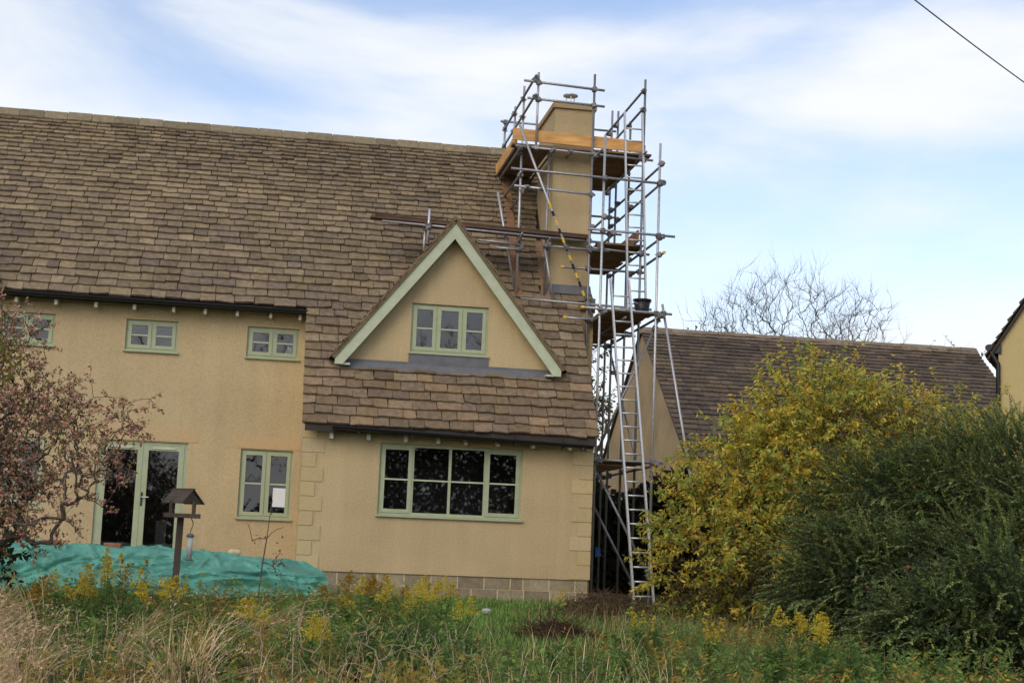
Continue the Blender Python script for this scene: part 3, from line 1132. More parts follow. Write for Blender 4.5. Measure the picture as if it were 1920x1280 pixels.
# ------------------------------------------------------------------ scaffolding
scaf = empty('scaffold', (5.75, 1.7, 0))
tag(scaf, 'steel tube scaffold tower with board decks wrapped round the chimney', 'scaffolding')
STAND = [((4.12, 1.70, 10.03), (4.12, 1.70, 8.48), .75), ((5.22, 1.66, 10.08), (5.22, 1.66, -0.05), .22), ((6.24, 1.70, 10.08), (6.24, 1.70, -0.05), .28),
         ((6.31, 0.70, 8.54), (6.31, 0.70, -0.05), .85), ((5.25, 0.70, 8.61), (5.25, 0.70, -0.05), .70), ((6.26, 2.90, 9.58), (6.26, 2.90, -0.05), .40),
         ((6.28, 4.10, 10.14), (6.28, 4.10, -0.05), .40), ((6.30, 4.75, 10.34), (6.30, 4.75, -0.05), .50), ((5.45, 4.75, 8.75), (5.45, 4.75, -0.05), .40),
         ((4.08, 3.10, 10.18), (4.08, 3.10, 7.18), .70), ((3.88, 1.90, 8.60), (3.88, 1.90, 5.68), .75), ((4.08, 4.15, 10.06), (4.08, 4.15, 8.50), .50),
         ((4.06, 5.35, 10.09), (4.06, 5.35, 8.50), .50), ((4.42, 1.90, 8.50), (4.42, 1.90, 5.68), .40),
         ((2.14, 1.72, 7.19), (2.12, 1.72, 6.52), .95), ((2.08, 1.83, 6.86), (2.07, 1.83, 6.28), .70)]
LEDG = [((3.83, 1.65, 9.83), (5.42, 1.65, 9.77), .45), ((3.91, 1.65, 9.49), (5.43, 1.65, 9.45), .50), ((3.95, 5.30, 10.06), (6.52, 5.30, 10.05), .40),
        ((4.00, 5.30, 9.31), (6.50, 5.30, 9.29), .40), ((3.72, 1.65, 8.53), (6.42, 1.65, 8.46), .50), ((3.49, 0.65, 7.82), (6.36, 0.65, 7.76), .38),
        ((3.72, 1.65, 7.75), (5.30, 1.65, 7.69), .80), ((3.62, 4.10, 8.40), (4.30, 4.10, 8.39), .50), ((4.97, 0.65, 6.80), (6.62, 0.65, 6.77), .50),
        ((5.30, 4.70, 7.98), (6.50, 4.70, 7.98), .40), ((5.30, 4.70, 7.62), (6.57, 4.70, 7.62), .30), ((1.26, 1.75, 6.90), (5.55, 1.75, 6.79), .45),
        ((3.10, 1.85, 6.69), (3.94, 1.85, 6.66), .55), ((3.42, 1.82, 6.56), (3.94, 1.82, 6.56), .55), ((4.34, 1.60, 6.62), (5.60, 1.60, 6.60), .30),
        ((5.16, 1.64, 6.66), (6.40, 1.64, 6.60), .35), ((4.71, 1.74, 6.26), (6.36, 1.74, 6.26), .30), ((3.92, 1.60, 5.58), (6.46, 1.60, 5.53), .55),
        ((4.90, 0.65, 5.335), (6.60, 0.65, 5.31), .65), ((4.76, 1.56, 5.27), (5.33, 1.56, 5.26), .65), ((5.18, 0.65, 2.57), (6.50, 0.65, 2.57), .50),
        ((5.30, 4.69, 5.20), (6.50, 4.69, 5.20), .35), ((5.30, 2.95, 5.20), (6.50, 2.95, 5.20), .35), ((5.30, 4.69, 2.45), (6.5, 4.69, 2.45), .35),
        ((5.37, 4.82, 9.3), (6.5, 4.82, 9.3), .4)]
TRAN = [((6.19, 1.50, 9.84), (6.19, 4.90, 9.82), .28), ((6.19, 1.50, 9.47), (6.19, 4.90, 9.46), .28), ((6.19, 1.28, 8.52), (6.19, 4.90, 8.52), .25),
        ((6.37, 0.62, 8.15), (6.37, 4.95, 8.15), .28), ((6.37, 0.60, 7.80), (6.37, 4.95, 7.80), .28), ((6.37, 0.58, 6.74), (6.37, 4.95, 6.72), .26),
        ((6.37, 0.45, 6.42), (6.37, 2.98, 6.42), .28), ((6.37, 0.45, 5.25), (6.37, 5.05, 5.22), .24), ((6.37, 0.46, 2.52), (6.37, 5.00, 2.46), .24),
        ((5.31, 1.20, 8.47), (5.31, 4.90, 8.47), .25), ((5.31, 0.62, 7.06), (5.31, 1.95, 7.06), .28), ((5.44, 0.62, 6.72), (5.44, 4.95, 6.70), .25),
        ((5.32, 0.45, 5.25), (5.32, 5.05, 5.22), .25), ((5.70, 0.54, 5.18), (5.70, 2.70, 5.15), .25), ((5.31, 0.46, 2.52), (5.31, 5.0, 2.46), .25),
        ((4.05, 1.55, 9.92), (4.05, 5.40, 9.90), .28), ((4.05, 1.55, 9.54), (4.05, 5.40, 9.52), .28), ((3.86, 1.45, 8.02), (3.86, 4.20, 8.02), .28),
        ((3.96, 1.45, 7.72), (3.96, 3.75, 7.72), .28), ((3.80, 1.45, 8.47), (3.80, 5.00, 8.47), .25), ((4.44, 1.45, 8.47), (4.44, 5.00, 8.47), .25),
        ((4.78, 1.48, 8.47), (4.78, 2.00, 8.47), .25), ((2.13, 1.60, 6.82), (2.13, 2.10, 6.82), .35), ((4.42, 1.45, 6.75), (4.42, 2.0, 6.6), .3), ((3.88, 1.45, 6.80), (3.88, 2.1, 6.6), .3)]
BRAC = [((3.76, 1.57, 8.93), (5.33, 1.57, 5.25), .62), ((6.36, 0.77, 5.16), (5.28, 0.77, 2.69), .35), ((5.30, 0.77, 2.37), (6.36, 0.77, 0.45), .38),
        ((5.35, 1.62, 1.95), (6.36, 1.62, 0.15), .35), ((6.40, 0.60, 5.48), (7.42, 0.50, 0.05), .62), ((3.46, 1.98, 7.68), (3.86, 1.98, 5.80), .70),
        ((4.37, 1.80, 6.70), (4.60, 1.78, 5.50), .50), ((5.36, 4.6, 4.95), (5.36, 1.0, 3.4), .3), ((6.37, 4.6, 5.1), (6.42, 2.2, 2.6), .33)]
TUBES = [('standard', *t) for t in STAND] + [('ledger', *t) for t in LEDG] + [('transom', *t) for t in TRAN] + [('brace', *t) for t in BRAC]
for nm_, a, b, tone in TUBES:
    m = MB()
    k = tone
    m.tube([a, b], 0.0242, 10, (0.10 + 0.50 * k, 0.10 + 0.50 * k, 0.105 + 0.49 * k))
    m.build(nm_, 'tube', scaf, True)
# hazard tape bands on the long brace
a, b = Vector(BRAC[0][0]), Vector(BRAC[0][1])
for i in range(12):
    p = a.lerp(b, 0.40 + 0.045 * i)
    q = a.lerp(b, 0.40 + 0.045 * i + 0.026)
    m = MB()
    m.tube([p, q], 0.0252, 10)
    m.build('tape_band', 'yellowcap' if i % 2 == 0 else 'black', scaf)
for p, d in (((4.90, 0.65, 5.335), -1), ((4.76, 1.56, 5.27), -1), ((4.71, 1.74, 6.26), -1)):
    m = MB()
    m.tube([(p[0] - 0.02, p[1], p[2]), (p[0] + 0.045, p[1], p[2])], 0.029, 10)
    m.build('end_cap', 'yellowcap', scaf)
m = MB()
m.tube([(6.37, 0.43, 6.42), (6.37, 0.50, 6.42)], 0.029, 10)
m.build('end_cap', 'yellowcap', scaf)
# couplers where tubes cross
def seg_close(a0, a1, b0, b1):
    a0, a1, b0, b1 = Vector(a0), Vector(a1), Vector(b0), Vector(b1)
    u, v, w = a1 - a0, b1 - b0, a0 - b0
    A, B, C, D, E_ = u.dot(u), u.dot(v), v.dot(v), u.dot(w), v.dot(w)
    den = A * C - B * B
    if den < 1e-6 * A * C:
        return None
    s = min(max((B * E_ - C * D) / den, 0), 1)
    t = min(max((A * E_ - B * D) / den, 0), 1)
    p, q = a0 + u * s, b0 + v * t
    return (p - q).length, (p + q) / 2, u.normalized(), v.normalized()
mbc = MB()
mbc.hexa([(-.036, -.05, -.034), (.036, -.05, -.034), (.036, .05, -.034), (-.036, .05, -.034), (-.036, -.05, .034), (.036, -.05, .034), (.036, .05, .034), (-.036, .05, .034)])
mbc.tube([(.03, -.075, .012), (.03, .075, .012)], 0.009, 6)
mbc.tube([(-.05, .02, -.02), (.075, .02, -.02)], 0.009, 6)
mbc.box(-.045, .045, -.03, .03, -.045, .045)
proto = mbc.build('coupler', 'coupler', None)
first = True
nco = 0
for i in range(len(TUBES)):
    for j in range(i + 1, len(TUBES)):
        r = seg_close(TUBES[i][1], TUBES[i][2], TUBES[j][1], TUBES[j][2])
        if r and r[0] < 0.115:
            if first:
                o = proto
                first = False
            else:
                o = proto.copy()
                COL.objects.link(o)
            o.parent = scaf
            o.location = r[1] - scaf.location
            o.rotation_euler = (rnd.uniform(-.3, .3), rnd.uniform(-.3, .3), rnd.choice((0, 1.57, 3.14)) + rnd.uniform(-.2, .2))
            nco += 1
# decks
def board(a, b, w=0.225, th=0.038, up=(0, 0, 1), tone=0, name='board', m_='board'):
    k = rnd.uniform(0.75, 1.2)
    c = [(0.26, 0.165, 0.095), (0.20, 0.135, 0.085), (0.27, 0.145, 0.08), (0.56, 0.31, 0.11), (0.10, 0.062, 0.042)][tone]
    m = MB()
    m.bar(a, b, w, th, up, tuple(q * k for q in c))
    return m.build(name, m_, scaf)
def deck_x(x0, x1, y0, y1, z, skip=()):
    y = y0 + 0.112
    i = 0
    while y < y1:
        if i not in skip:
            e = rnd.uniform(-0.05, 0.05)
            board((x0 + e, y, z + rnd.uniform(0, .004)), (x1 + e, y, z + rnd.uniform(0, .004)), tone=rnd.choice((0, 1, 1, 2)))
        y += 0.229
        i += 1
deck_x(5.36, 6.28, 0.66, 4.95, 5.300)
deck_x(5.40, 6.30, 1.70, 4.90, 6.775)
deck_x(5.42, 6.22, 2.05, 4.85, 8.575)
deck_x(5.40, 6.30, 0.72, 4.8, 2.575, skip=(5, 9, 13))
board((3.66, 1.80, 8.576), (6.40, 1.80, 8.576), tone=1)
for x in (3.86, 4.09, 4.32):
    board((x, 1.92, 8.575), (x, 5.0, 8.575), tone=1)
# toe boards
board((3.67, 1.752, 8.79), (6.25, 1.752, 8.74), 0.038, 0.225, tone=3, name='toe_board', m_='orange')
board((3.76, 1.86, 8.71), (3.76, 4.90, 8.71), 0.038, 0.225, tone=3, name='toe_board', m_='orange')
board((3.6, 5.0, 8.71), (4.9, 5.0, 8.71), 0.038, 0.225, tone=3, name='toe_board', m_='orange')
board((6.12, 1.45, 6.91), (6.12, 3.0, 6.91), 0.038, 0.225, tone=2, name='toe_board', m_='board')
board((6.30, 1.86, 8.70), (6.30, 4.8, 8.70), 0.038, 0.225, tone=2, name='toe_board', m_='board')
# boards beside the long ledger and laid up the roof
board((1.04, 1.83, 6.965), (5.24, 1.83, 6.865), tone=4)
board((1.12, 1.84, 7.006), (5.20, 1.84, 6.906), tone=4)
board((1.60, 2.09, 6.965), (5.20, 2.09, 6.865), tone=4)
p0, p1 = Vector((3.93, 1.86, rz(1.86) + 0.03)), Vector((3.93, 4.2, rz(4.2) + 0.03))
board(p0, p1, 0.16, 0.035, up=tuple(N_), tone=2)
p0, p1 = Vector((4.46, 1.8, rz(1.8) + 0.03)), Vector((4.46, 2.9, rz(2.9) + 0.03))
board(p0, p1, 0.16, 0.035, up=tuple(N_), tone=1)
board((5.25, 0.62, -0.02), (5.25, 2.0, -0.02), tone=1, name='sole_board')
board((6.28, 0.3, -0.02), (6.28, 2.0, -0.02), tone=1, name='sole_board')

# ------------------------------------------------------------------ ladders
def ladder(p_bot, p_top, width, name_lab, n_r):
    pb, pt = Vector(p_bot), Vector(p_top)
    t = empty('ladder', pb)
    tag(t, name_lab, 'ladder')
    dx = Vector((width / 2, 0, 0))
    for s in (-1, 1):
        m = MB()
        m.bar(pb + dx * s, pt + dx * s, 0.034, 0.062, up=(0, -1, 0.2))
        m.build('rail', 'alu', t)
    Lr = (pt - pb).length
    d = (pt - pb).normalized()
    k = 0.2
    while k < Lr - 0.1:
        m = MB()
        c = pb + d * k
        m.tube([c - dx, c + dx], 0.016, 8)
        m.build('rung', 'alu', t, True)
        k += 0.252
    for s in (-1, 1):
        m = MB()
        m.bar(pb + dx * s - d * 0.02, pb + dx * s + d * 0.06, 0.044, 0.072, up=(0, -1, 0.2))
        m.build('rubber_foot', 'black', t)
    return t
ladder((5.83, -0.85, 0.02), (5.60, 0.68, 5.90), 0.345, 'tall aluminium ladder from the ground up to the lowest high deck', 0)
ladder((6.03, 1.02, 5.33), (5.99, 1.58, 9.36), 0.35, 'aluminium ladder standing on the scaffold deck and reaching the chimney top', 0)

# bucket
m = MB()
bx_, by_, bz_ = 6.10, 0.93, 5.322
bucket = empty('bucket', (bx_, by_, bz_))
tag(bucket, 'black plastic builder bucket standing on the scaffold deck', 'bucket')
m.lathe(bx_, by_, [(0.0, bz_ + 0.001), (0.115, bz_ + 0.001), (0.125, bz_ + 0.02), (0.158, bz_ + 0.265), (0.152, bz_ + 0.265), (0.12, bz_ + 0.03), (0, bz_ + 0.02)], 24)
m.build('pail', 'plastic', bucket, True)
m = MB()
m.lathe(bx_, by_, [(0.156, bz_ + 0.235), (0.172, bz_ + 0.24), (0.175, bz_ + 0.275), (0.156, bz_ + 0.278), (0.15, bz_ + 0.26)], 24)
m.build('rim', 'plastic', bucket, True)
m = MB()
m.tube([(bx_ + 0.17 * math.cos(a), by_ - 0.02 - 0.10 * math.sin(a), bz_ + 0.25 - 0.09 * math.sin(a)) for a in [math.pi * i / 12 for i in range(13)]], 0.005, 5)
m.build('bail_handle', 'alu', bucket)

# blue rag on the lower standard
m = MB()
for i in range(6):
    a = i * 1.05
    m.face([(5.29, 0.64 - 0.03 * i / 6, 1.02), (5.36 + 0.02 * math.sin(a), 0.62, 1.0), (5.38 + 0.02 * math.cos(a), 0.62 + 0.012 * i, 0.86), (5.29 + 0.015 * math.sin(a), 0.63 - 0.012 * i, 0.83)])
tag(m.build('rag', 'blue'), 'small dark blue rag tied to the scaffold leg beside the house corner', 'rag')

# ------------------------------------------------------------------ tarpaulin heap
_tg = random.Random(5)
_creases = []                                   # (x, t, direction, length, amplitude, width)
for _ in range(120):
    _creases.append((_tg.uniform(-6.0, 0.5), _tg.uniform(0.2, 0.95), _tg.gauss(0, 0.55), _tg.uniform(0.25, 1.0), _tg.choice((-1, 1)) * _tg.uniform(0.02, 0.055), _tg.uniform(0.025, 0.055)))
def tarp_pt(x, t):
    top = float(np.interp(x, [-6.2, -4.6, -3.1, -2.0, -1.0, -0.2, 0.4, 0.45], [0.76, 0.76, 0.72, 0.70, 0.64, 0.555, 0.415, 0.39]))
    q = t * 7
    y = float(np.interp(q, range(8), [-0.15, -0.35, -0.8, -1.2, -1.55, -1.78, -1.98, -2.2]))
    z = top * float(np.interp(q, range(8), [0.35, 0.93, 1.0, 0.97, 0.80, 0.48, 0.18, 0.03]))
    front = min(max((t - 0.38) / 0.35, 0), 1)
    z += 0.05 * (vnoise(x * 1.7, t * 5) - 0.5) * (1 - 0.3 * front)
    # hanging swags: ridges that dip between the high points
    sw = math.sin(x * 1.9 + 0.6) * 0.5 + math.sin(x * 3.7 + 2.0) * 0.3
    y -= front * 0.20 * (vnoise(x * 1.3 + 9, t * 4.0 + 0.35 * sw) - 0.5)
    y -= front * 0.10 * math.sin((t * 16 + sw * 2.2)) * (0.4 + 0.6 * vnoise(x * 0.8, 3.1))
    z += front * 0.035 * math.cos((t * 16 + sw * 2.2))
    for cx, ct, sl, ln, amp, wd in _creases:
        du = x - cx
        dv = (t - ct) * 2.2
        c_, s_ = math.cos(sl), math.sin(sl)
        al, ac = du * c_ + dv * s_, -du * s_ + dv * c_
        if abs(al) < ln and abs(ac) < wd * 3:
            k = math.exp(-(ac / wd) ** 2) * (1 - (al / ln) ** 2)
            y -= amp * k * (0.35 + 0.9 * front)
            z += amp * 0.8 * k * (1 - 0.6 * front)
    # sharp ridged folds where the sheet hangs
    for fx, ft, am in ((0.42, 4.6, 0.17), (0.9, 8.5, 0.10)):
        nn = vnoise(x * fx + 4 + ft, t * ft + x * 0.35 + 11)
        rd = 1 - abs(2 * nn - 1)
        y -= am * (rd ** 2.2 - 0.3) * (0.25 + front)
        z += am * 0.55 * (rd ** 2.2 - 0.3) * min(max((t - 0.25) / 0.3, 0.25), 1)
    # fine crinkles
    for fx, ft, am in ((5.0, 15.0, 0.030), (10.0, 30.0, 0.014)):
        rd = 1 - abs(2 * vnoise(x * fx + t * 3 + 1, t * ft + 7) - 1)
        y -= am * (rd - 0.5)
        z += am * 0.6 * (rd - 0.5)
    return x, y, max(z, gz(x, y) + 0.012)
def tarp():
    nx, ny = 300, 90
    V, F = [], []
    for i in range(nx + 1):
        x = -6.2 + 6.65 * i / nx
        for j in range(ny + 1):
            V.append(tarp_pt(x, j / ny))
    for i in range(nx):
        for j in range(ny):
            a = i * (ny + 1) + j
            F.append((a, a + 1, a + ny + 2, a + ny + 1))
    e = nx * (ny + 1)
    b = len(V)
    for j in range(ny + 1):
        x, y, z = V[e + j]
        V.append((x + 0.03 + 0.02 * math.sin(j * 0.9), y, max(gz(x, y) + 0.01, min(0.06, z))))
    for j in range(ny):
        F.append((e + j, e + j + 1, b + j + 1, b + j))
    o = make_obj('tarpaulin', V, F, None, 'tarp', smooth=False)
    tag(o, 'long green tarpaulin draped over a heap in front of the french doors', 'tarpaulin')
tarp()
for (x, tt, rz_, lx, ly, h, mm, lab) in (
        (-3.86, 0.36, 0.15, 0.31, 0.13, 0.085, 'brick', 'reddish brown brick weighing the tarpaulin at its left, below the berry tree'),
        (-2.93, 0.36, -0.1, 0.28, 0.12, 0.075, 'brick', 'red brick weighing the tarpaulin in front of the french doors'),
        (-1.02, 0.36, 0.3, 0.21, 0.14, 0.095, 'mortar', 'buff stone lying on the tarpaulin right of the bird table')):
    _, y, z = tarp_pt(x, tt)
    z -= 0.012
    m = MB()
    ca, sa = math.cos(rz_), math.sin(rz_)
    pts = []
    for zz in (0, h):
        for (a, b) in ((-1, -1), (1, -1), (1, 1), (-1, 1)):
            a2, b2 = a * lx / 2 * rnd.uniform(.9, 1), b * ly / 2 * rnd.uniform(.9, 1)
            pts.append((x + a2 * ca - b2 * sa, y + a2 * sa + b2 * ca, z + zz * rnd.uniform(.92, 1)))
    m.hexa(pts)
    o = m.build('brick' if mm == 'brick' else 'stone', mm)
    tag(o, lab, 'brick' if mm == 'brick' else 'stone')
    bv = o.modifiers.new('bevel', 'BEVEL')
    bv.width = 0.012 if mm == 'brick' else 0.04
    bv.segments = 2

# ------------------------------------------------------------------ bird table
def bird_table():
    X, Y = -1.56, -7.5
    g0 = gz(X, Y)
    t = empty('bird_table', (X, Y, g0))
    tag(t, 'dark wooden bird table with pitched roof on a post, before the tarpaulin', 'bird table')
    m = MB()
    m.bar((X - .02, Y, g0 - 0.1), (X, Y, 1.17), 0.075, 0.075, up=(0, 1, 0))
    m.build('post', 'weathered', t)
    m = MB()
    m.box(X - 0.17, X + 0.20, Y - 0.17, Y + 0.17, 1.17, 1.19)
    for (a, b, c, d) in ((-0.19, 0.22, -0.19, -0.17), (-0.19, 0.22, 0.17, 0.19), (-0.19, -0.17, -0.17, 0.17), (0.20, 0.22, -0.17, 0.17)):
        m.box(X + a, X + b, Y + c, Y + d, 1.165, 1.215)
    m.build('tray', 'weathered', t)
    for sx in (-0.115, 0.145):
        for sy in (-0.12, 0.12):
            m = MB()
            m.box(X + sx - 0.017, X + sx + 0.017, Y + sy - 0.017, Y + sy + 0.017, 1.19, 1.36)
            m.build('upright', 'weathered', t)
    # roof: ridge runs front-right to back-left; two slopes of lapped boards
    th = R_(47)
    ca, sa = math.cos(th), math.sin(th)
    def RP(a, b, z):
        return Vector((X + 0.015 + a * ca - b * sa, Y + a * sa + b * ca, z))
    for sgn in (-1, 1):
        for k in range(5):
            a0, a1 = 0.185 - 0.037 * k, 0.185 - 0.037 * (k + 1.25)
            z0, z1 = 1.335 + 0.033 * k, 1.335 + 0.033 * (k + 1.25)
            m = MB()
            p = [RP(sgn * a0, -0.17, z0 + .006), RP(sgn * a0, 0.17, z0 + .006), RP(sgn * a1, 0.17, z1), RP(sgn * a1, -0.17, z1)]
            m.hexa([q - Vector((0, 0, 0.012)) for q in p] + p)
            m.build('roof_board', 'weathered', t)
    for b in (-0.15, 0.138):
        m = MB()
        m.extrude_poly([(-0.155, 1.335), (0.155, 1.335), (0.0, 1.475)], 'y', b, b + 0.012)
        m.v = [tuple(RP(q[0], q[1], q[2])) for q in m.v]
        m.build('gable_panel', 'weathered', t)
    m = MB()
    m.bar(RP(0, -0.175, 1.50), RP(0, 0.175, 1.50), 0.03, 0.02)
    m.build('ridge_strip', 'weathered', t)
    m = MB()
    m.tube([(X + 0.12, Y - 0.1, 1.18), (X + 0.16, Y - 0.2, 1.10), (X + 0.135, Y - 0.2, 1.02)], 0.005, 5)
    m.build('hook', 'black', t)
    f = empty('bird_feeder', (X + 0.135, Y - 0.2, 0.68))
    tag(f, 'slim clear tube bird feeder hanging beside the bird table post', 'bird feeder')
    m = MB()
    m.lathe(X + 0.135, Y - 0.2, [(0.0, 0.69), (0.032, 0.69), (0.032, 0.95), (0.0, 0.95)], 12)
    m.build('tube', 'clear', f, True)
    m = MB()
    m.lathe(X + 0.135, Y - 0.2, [(0.04, 0.945), (0.05, 0.955), (0.03, 0.985), (0.0, 0.99)], 12)
    m.build('lid', 'lead', f, True)
    m = MB()
    m.lathe(X + 0.135, Y - 0.2, [(0.0, 0.67), (0.045, 0.675), (0.045, 0.695), (0.033, 0.697)], 12)
    m.build('base_tray', 'lead', f, True)
    m = MB()
    m.tube([(X + 0.135, Y - 0.2, 0.985), (X + 0.135, Y - 0.2, 1.03)], 0.004, 5)
    m.build('hanger', 'black', f)
bird_table()

# paper inside windows
m = MB()
m.box(-0.455, -0.215, DM + 0.0605, DM + 0.0620, 1.50, 1.84)
tag(m.build('paper_sheet', 'white'), 'white paper sheet stuck on the lower window beside the wing', 'paper')
m = MB()
m.hexa([(-0.40, DM + 0.12, 4.28), (-0.27, DM + 0.12, 4.28), (-0.27, DM + 0.18, 4.28), (-0.40, DM + 0.18, 4.28), (-0.345, DM + 0.12, 4.44), (-0.27, DM + 0.12, 4.42), (-0.27, DM + 0.15, 4.42), (-0.345, DM + 0.15, 4.44)])
tag(m.build('carton', 'white'), 'white carton leaning inside the upper window nearest the wing', 'carton')

# ------------------------------------------------------------------ barn behind
barn = empty('barn', (16, 18.2, 0))
tag(barn, 'low outbuilding with brown stone tiled roof and rendered gable behind the bushes', 'barn')
BX0, BX1, BRY, BRZ, BT = 10.55, 21.45, 18.2, 7.68, math.tan(R_(38.5))
BH = 6.2
def bz(y):
    return BRZ - abs(y - BRY) * BT
for x in (BX0, BX1):
    m = MB()
    m.extrude_poly([(BRY - BH + 0.25, -0.2), (BRY + BH - 0.25, -0.2), (BRY + BH - 0.25, bz(BRY + BH - 0.25) - 0.1), (BRY, BRZ - 0.1), (BRY - BH + 0.25, bz(BRY - BH + 0.25) - 0.1)], 'x', x - 0.15 * (x > 15), x + 0.15 * (x < 15))
    m.build('gable_wall', 'barn_render', barn)
m = MB()
m.box(BX0 + 0.15, BX1 - 0.15, BRY - BH + 0.25, BRY - BH + 0.5, -0.2, bz(BRY - BH + 0.25) - 0.1)
m.build('side_wall', 'barn_render', barn)
m = MB()
m.box(BX0 + 0.15, BX1 - 0.15, BRY + BH - 0.5, BRY + BH - 0.25, -0.2, bz(BRY - BH + 0.25) - 0.1)
m.build('side_wall', 'barn_render', barn)
broof = empty('roof', (16, 18.2, BRZ), barn)
bc, bs = math.cos(R_(38.5)), math.sin(R_(38.5))
Lb = BH / bc
nb_ = 34
es = [1.25 - 0.5 * i / (nb_ - 1) for i in range(nb_)]
sc_ = Lb / sum(es)
s = 0
rws = []
for e in es:
    rws.append((s, e * sc_))
    s += e * sc_
bt = tile_field(Vector((0, BRY - BH, bz(BRY - BH))), A_, Vector((0, bc, bs)), Vector((0, -bs, bc)), rws, lambda s: (BX0 - 0.08, BX1 + 0.06), 'barn', lambda e: 0.36)
emit_tiles(bt, broof, 300, visible=lambda p: 12.0 < p.x < 21.4 and p.z > 5.0)
m = MB()
slab(m, [(BX0 - 0.05, BRY - BH, bz(BRY - BH) - 0.02), (BX1 + 0.05, BRY - BH, bz(BRY - BH) - 0.02), (BX1 + 0.05, BRY, BRZ - 0.02), (BX0 - 0.05, BRY, BRZ - 0.02)], 0.05)
slab(m, [(BX0 - 0.08, BRY, BRZ), (BX1 + 0.06, BRY, BRZ), (BX1 + 0.06, BRY + BH, bz(BRY + BH)), (BX0 - 0.08, BRY + BH, bz(BRY + BH))], 0.08)
m.build('roof_deck', 'batten', broof)
x = BX0 - 0.1
while x < BX1 + 0.08:
    b = min(x + 0.5, BX1 + 0.08)
    k = rnd.uniform(0.85, 1.15)
    m = MB()
    h = rnd.uniform(-0.01, 0.01)
    m.extrude_poly([(BRY - 0.24, BRZ - 0.15 + h), (BRY - 0.02, BRZ + 0.075 + h), (BRY + 0.02, BRZ + 0.075 + h), (BRY + 0.24, BRZ - 0.15 + h)], 'x', x + 0.006, b - 0.006, (0.22 * k, 0.175 * k, 0.12 * k))
    m.build('ridge_tile', 'ridge', broof)
    x = b

# ------------------------------------------------------------------ neighbour's gable at the right
nb = empty('neighbour_house', (13.77, 2.0, 0))
tag(nb, 'yellow rendered gable of the neighbouring house at the right edge', 'house')
NY = 2.0
NX0, NXC, NEZ, NT = 13.77, 16.9, 5.38, math.tan(R_(57))
NRZ = NEZ + (NXC - NX0) * NT
m = MB()
m.extrude_poly([(NX0, -0.3), (2 * NXC - NX0, -0.3), (2 * NXC - NX0, NEZ), (NXC, NRZ), (NX0, NEZ)], 'y', NY, NY + 6.5)
m.build('walls', 'nrender', nb)
nroof = empty('roof', (NXC, NY, NEZ), nb)
allt = []
for sgn in (-1, 1):
    c_, s_ = math.cos(R_(57)), math.sin(R_(57))
    hw = NXC - NX0 + 0.22
    Oo = Vector((NXC + sgn * hw, 0, NRZ - hw * NT + 0.06))
    Sx, Nx = Vector((-sgn * c_, 0, s_)), Vector((sgn * s_, 0, c_))
    Ls = hw / c_
    n = int(Ls / 0.2)
    allt += tile_field(Oo, Vector((0, 1, 0)), Sx, Nx, [(i * Ls / n, Ls / n) for i in range(n)], lambda s: (NY - 0.14, NY + 6.6), 'barn', lambda e: 0.4)
    m = MB()
    q = [Vector((NXC + sgn * hw, NY - 0.1, NRZ - hw * NT + 0.03)), Vector((NXC + sgn * hw, NY + 6.6, NRZ - hw * NT + 0.03)), Vector((NXC, NY + 6.6, NRZ + 0.03)), Vector((NXC, NY - 0.1, NRZ + 0.03))]
    slab(m, q if sgn > 0 else q[::-1], 0.05)
    m.build('roof_deck', 'batten', nroof)
emit_tiles(allt, nroof, 60, visible=lambda p: p.y < NY + 0.3 and p.x < NXC)
m = MB()
m.box(NX0 - 0.20, NX0 + 0.06, NY - 0.06, NY + 0.02, NEZ - 0.20, NEZ - 0.02)
m.build('eave_bracket', 'black', nb)
m = MB()
m.tube([(NX0 - 0.18, NY - 0.15, NEZ - 0.10), (NX0 - 0.18, NY + 6.6, NEZ - 0.10)], 0.065, 10)
m.build('gutter', 'black', nb)
m = MB()
m.tube([(NX0 - 0.16, NY - 0.07, NEZ - 0.12), (NX0 - 0.12, NY - 0.07, NEZ - 0.22), (NX0 + 0.0, NY - 0.08, NEZ - 0.42), (NX0 + 0.0, NY - 0.08, 0)], 0.045, 10)
m.build('downpipe', 'black', nb, True)
m = MB()
m.box(NX0 + 0.48, NX0 + 0.55, NY - 0.05, NY + 0.01, 3.75, 3.95)
m.build('wall_vent', 'bark', nb)
nb.rotation_euler = (0, 0, R_(-33))      # its ridge runs away from the viewer

# overhead cable
m = MB()
pts = []
A0, B0 = Vector((1.76, -12.0, 9.25)), Vector((17.0, 1.9, 9.33))
# straight wire with a slight sag, from a pole out of view to the neighbour's gable
for i in range(25):
    q = i / 24
    p = A0.lerp(B0, q)
    p.z -= 0.25 * 4 * q * (1 - q)
    pts.append(p)
m.tube(pts, 0.011, 6)
tag(m.build('overhead_cable', 'cable'), 'thin overhead cable crossing the top right corner of the sky', 'cable')

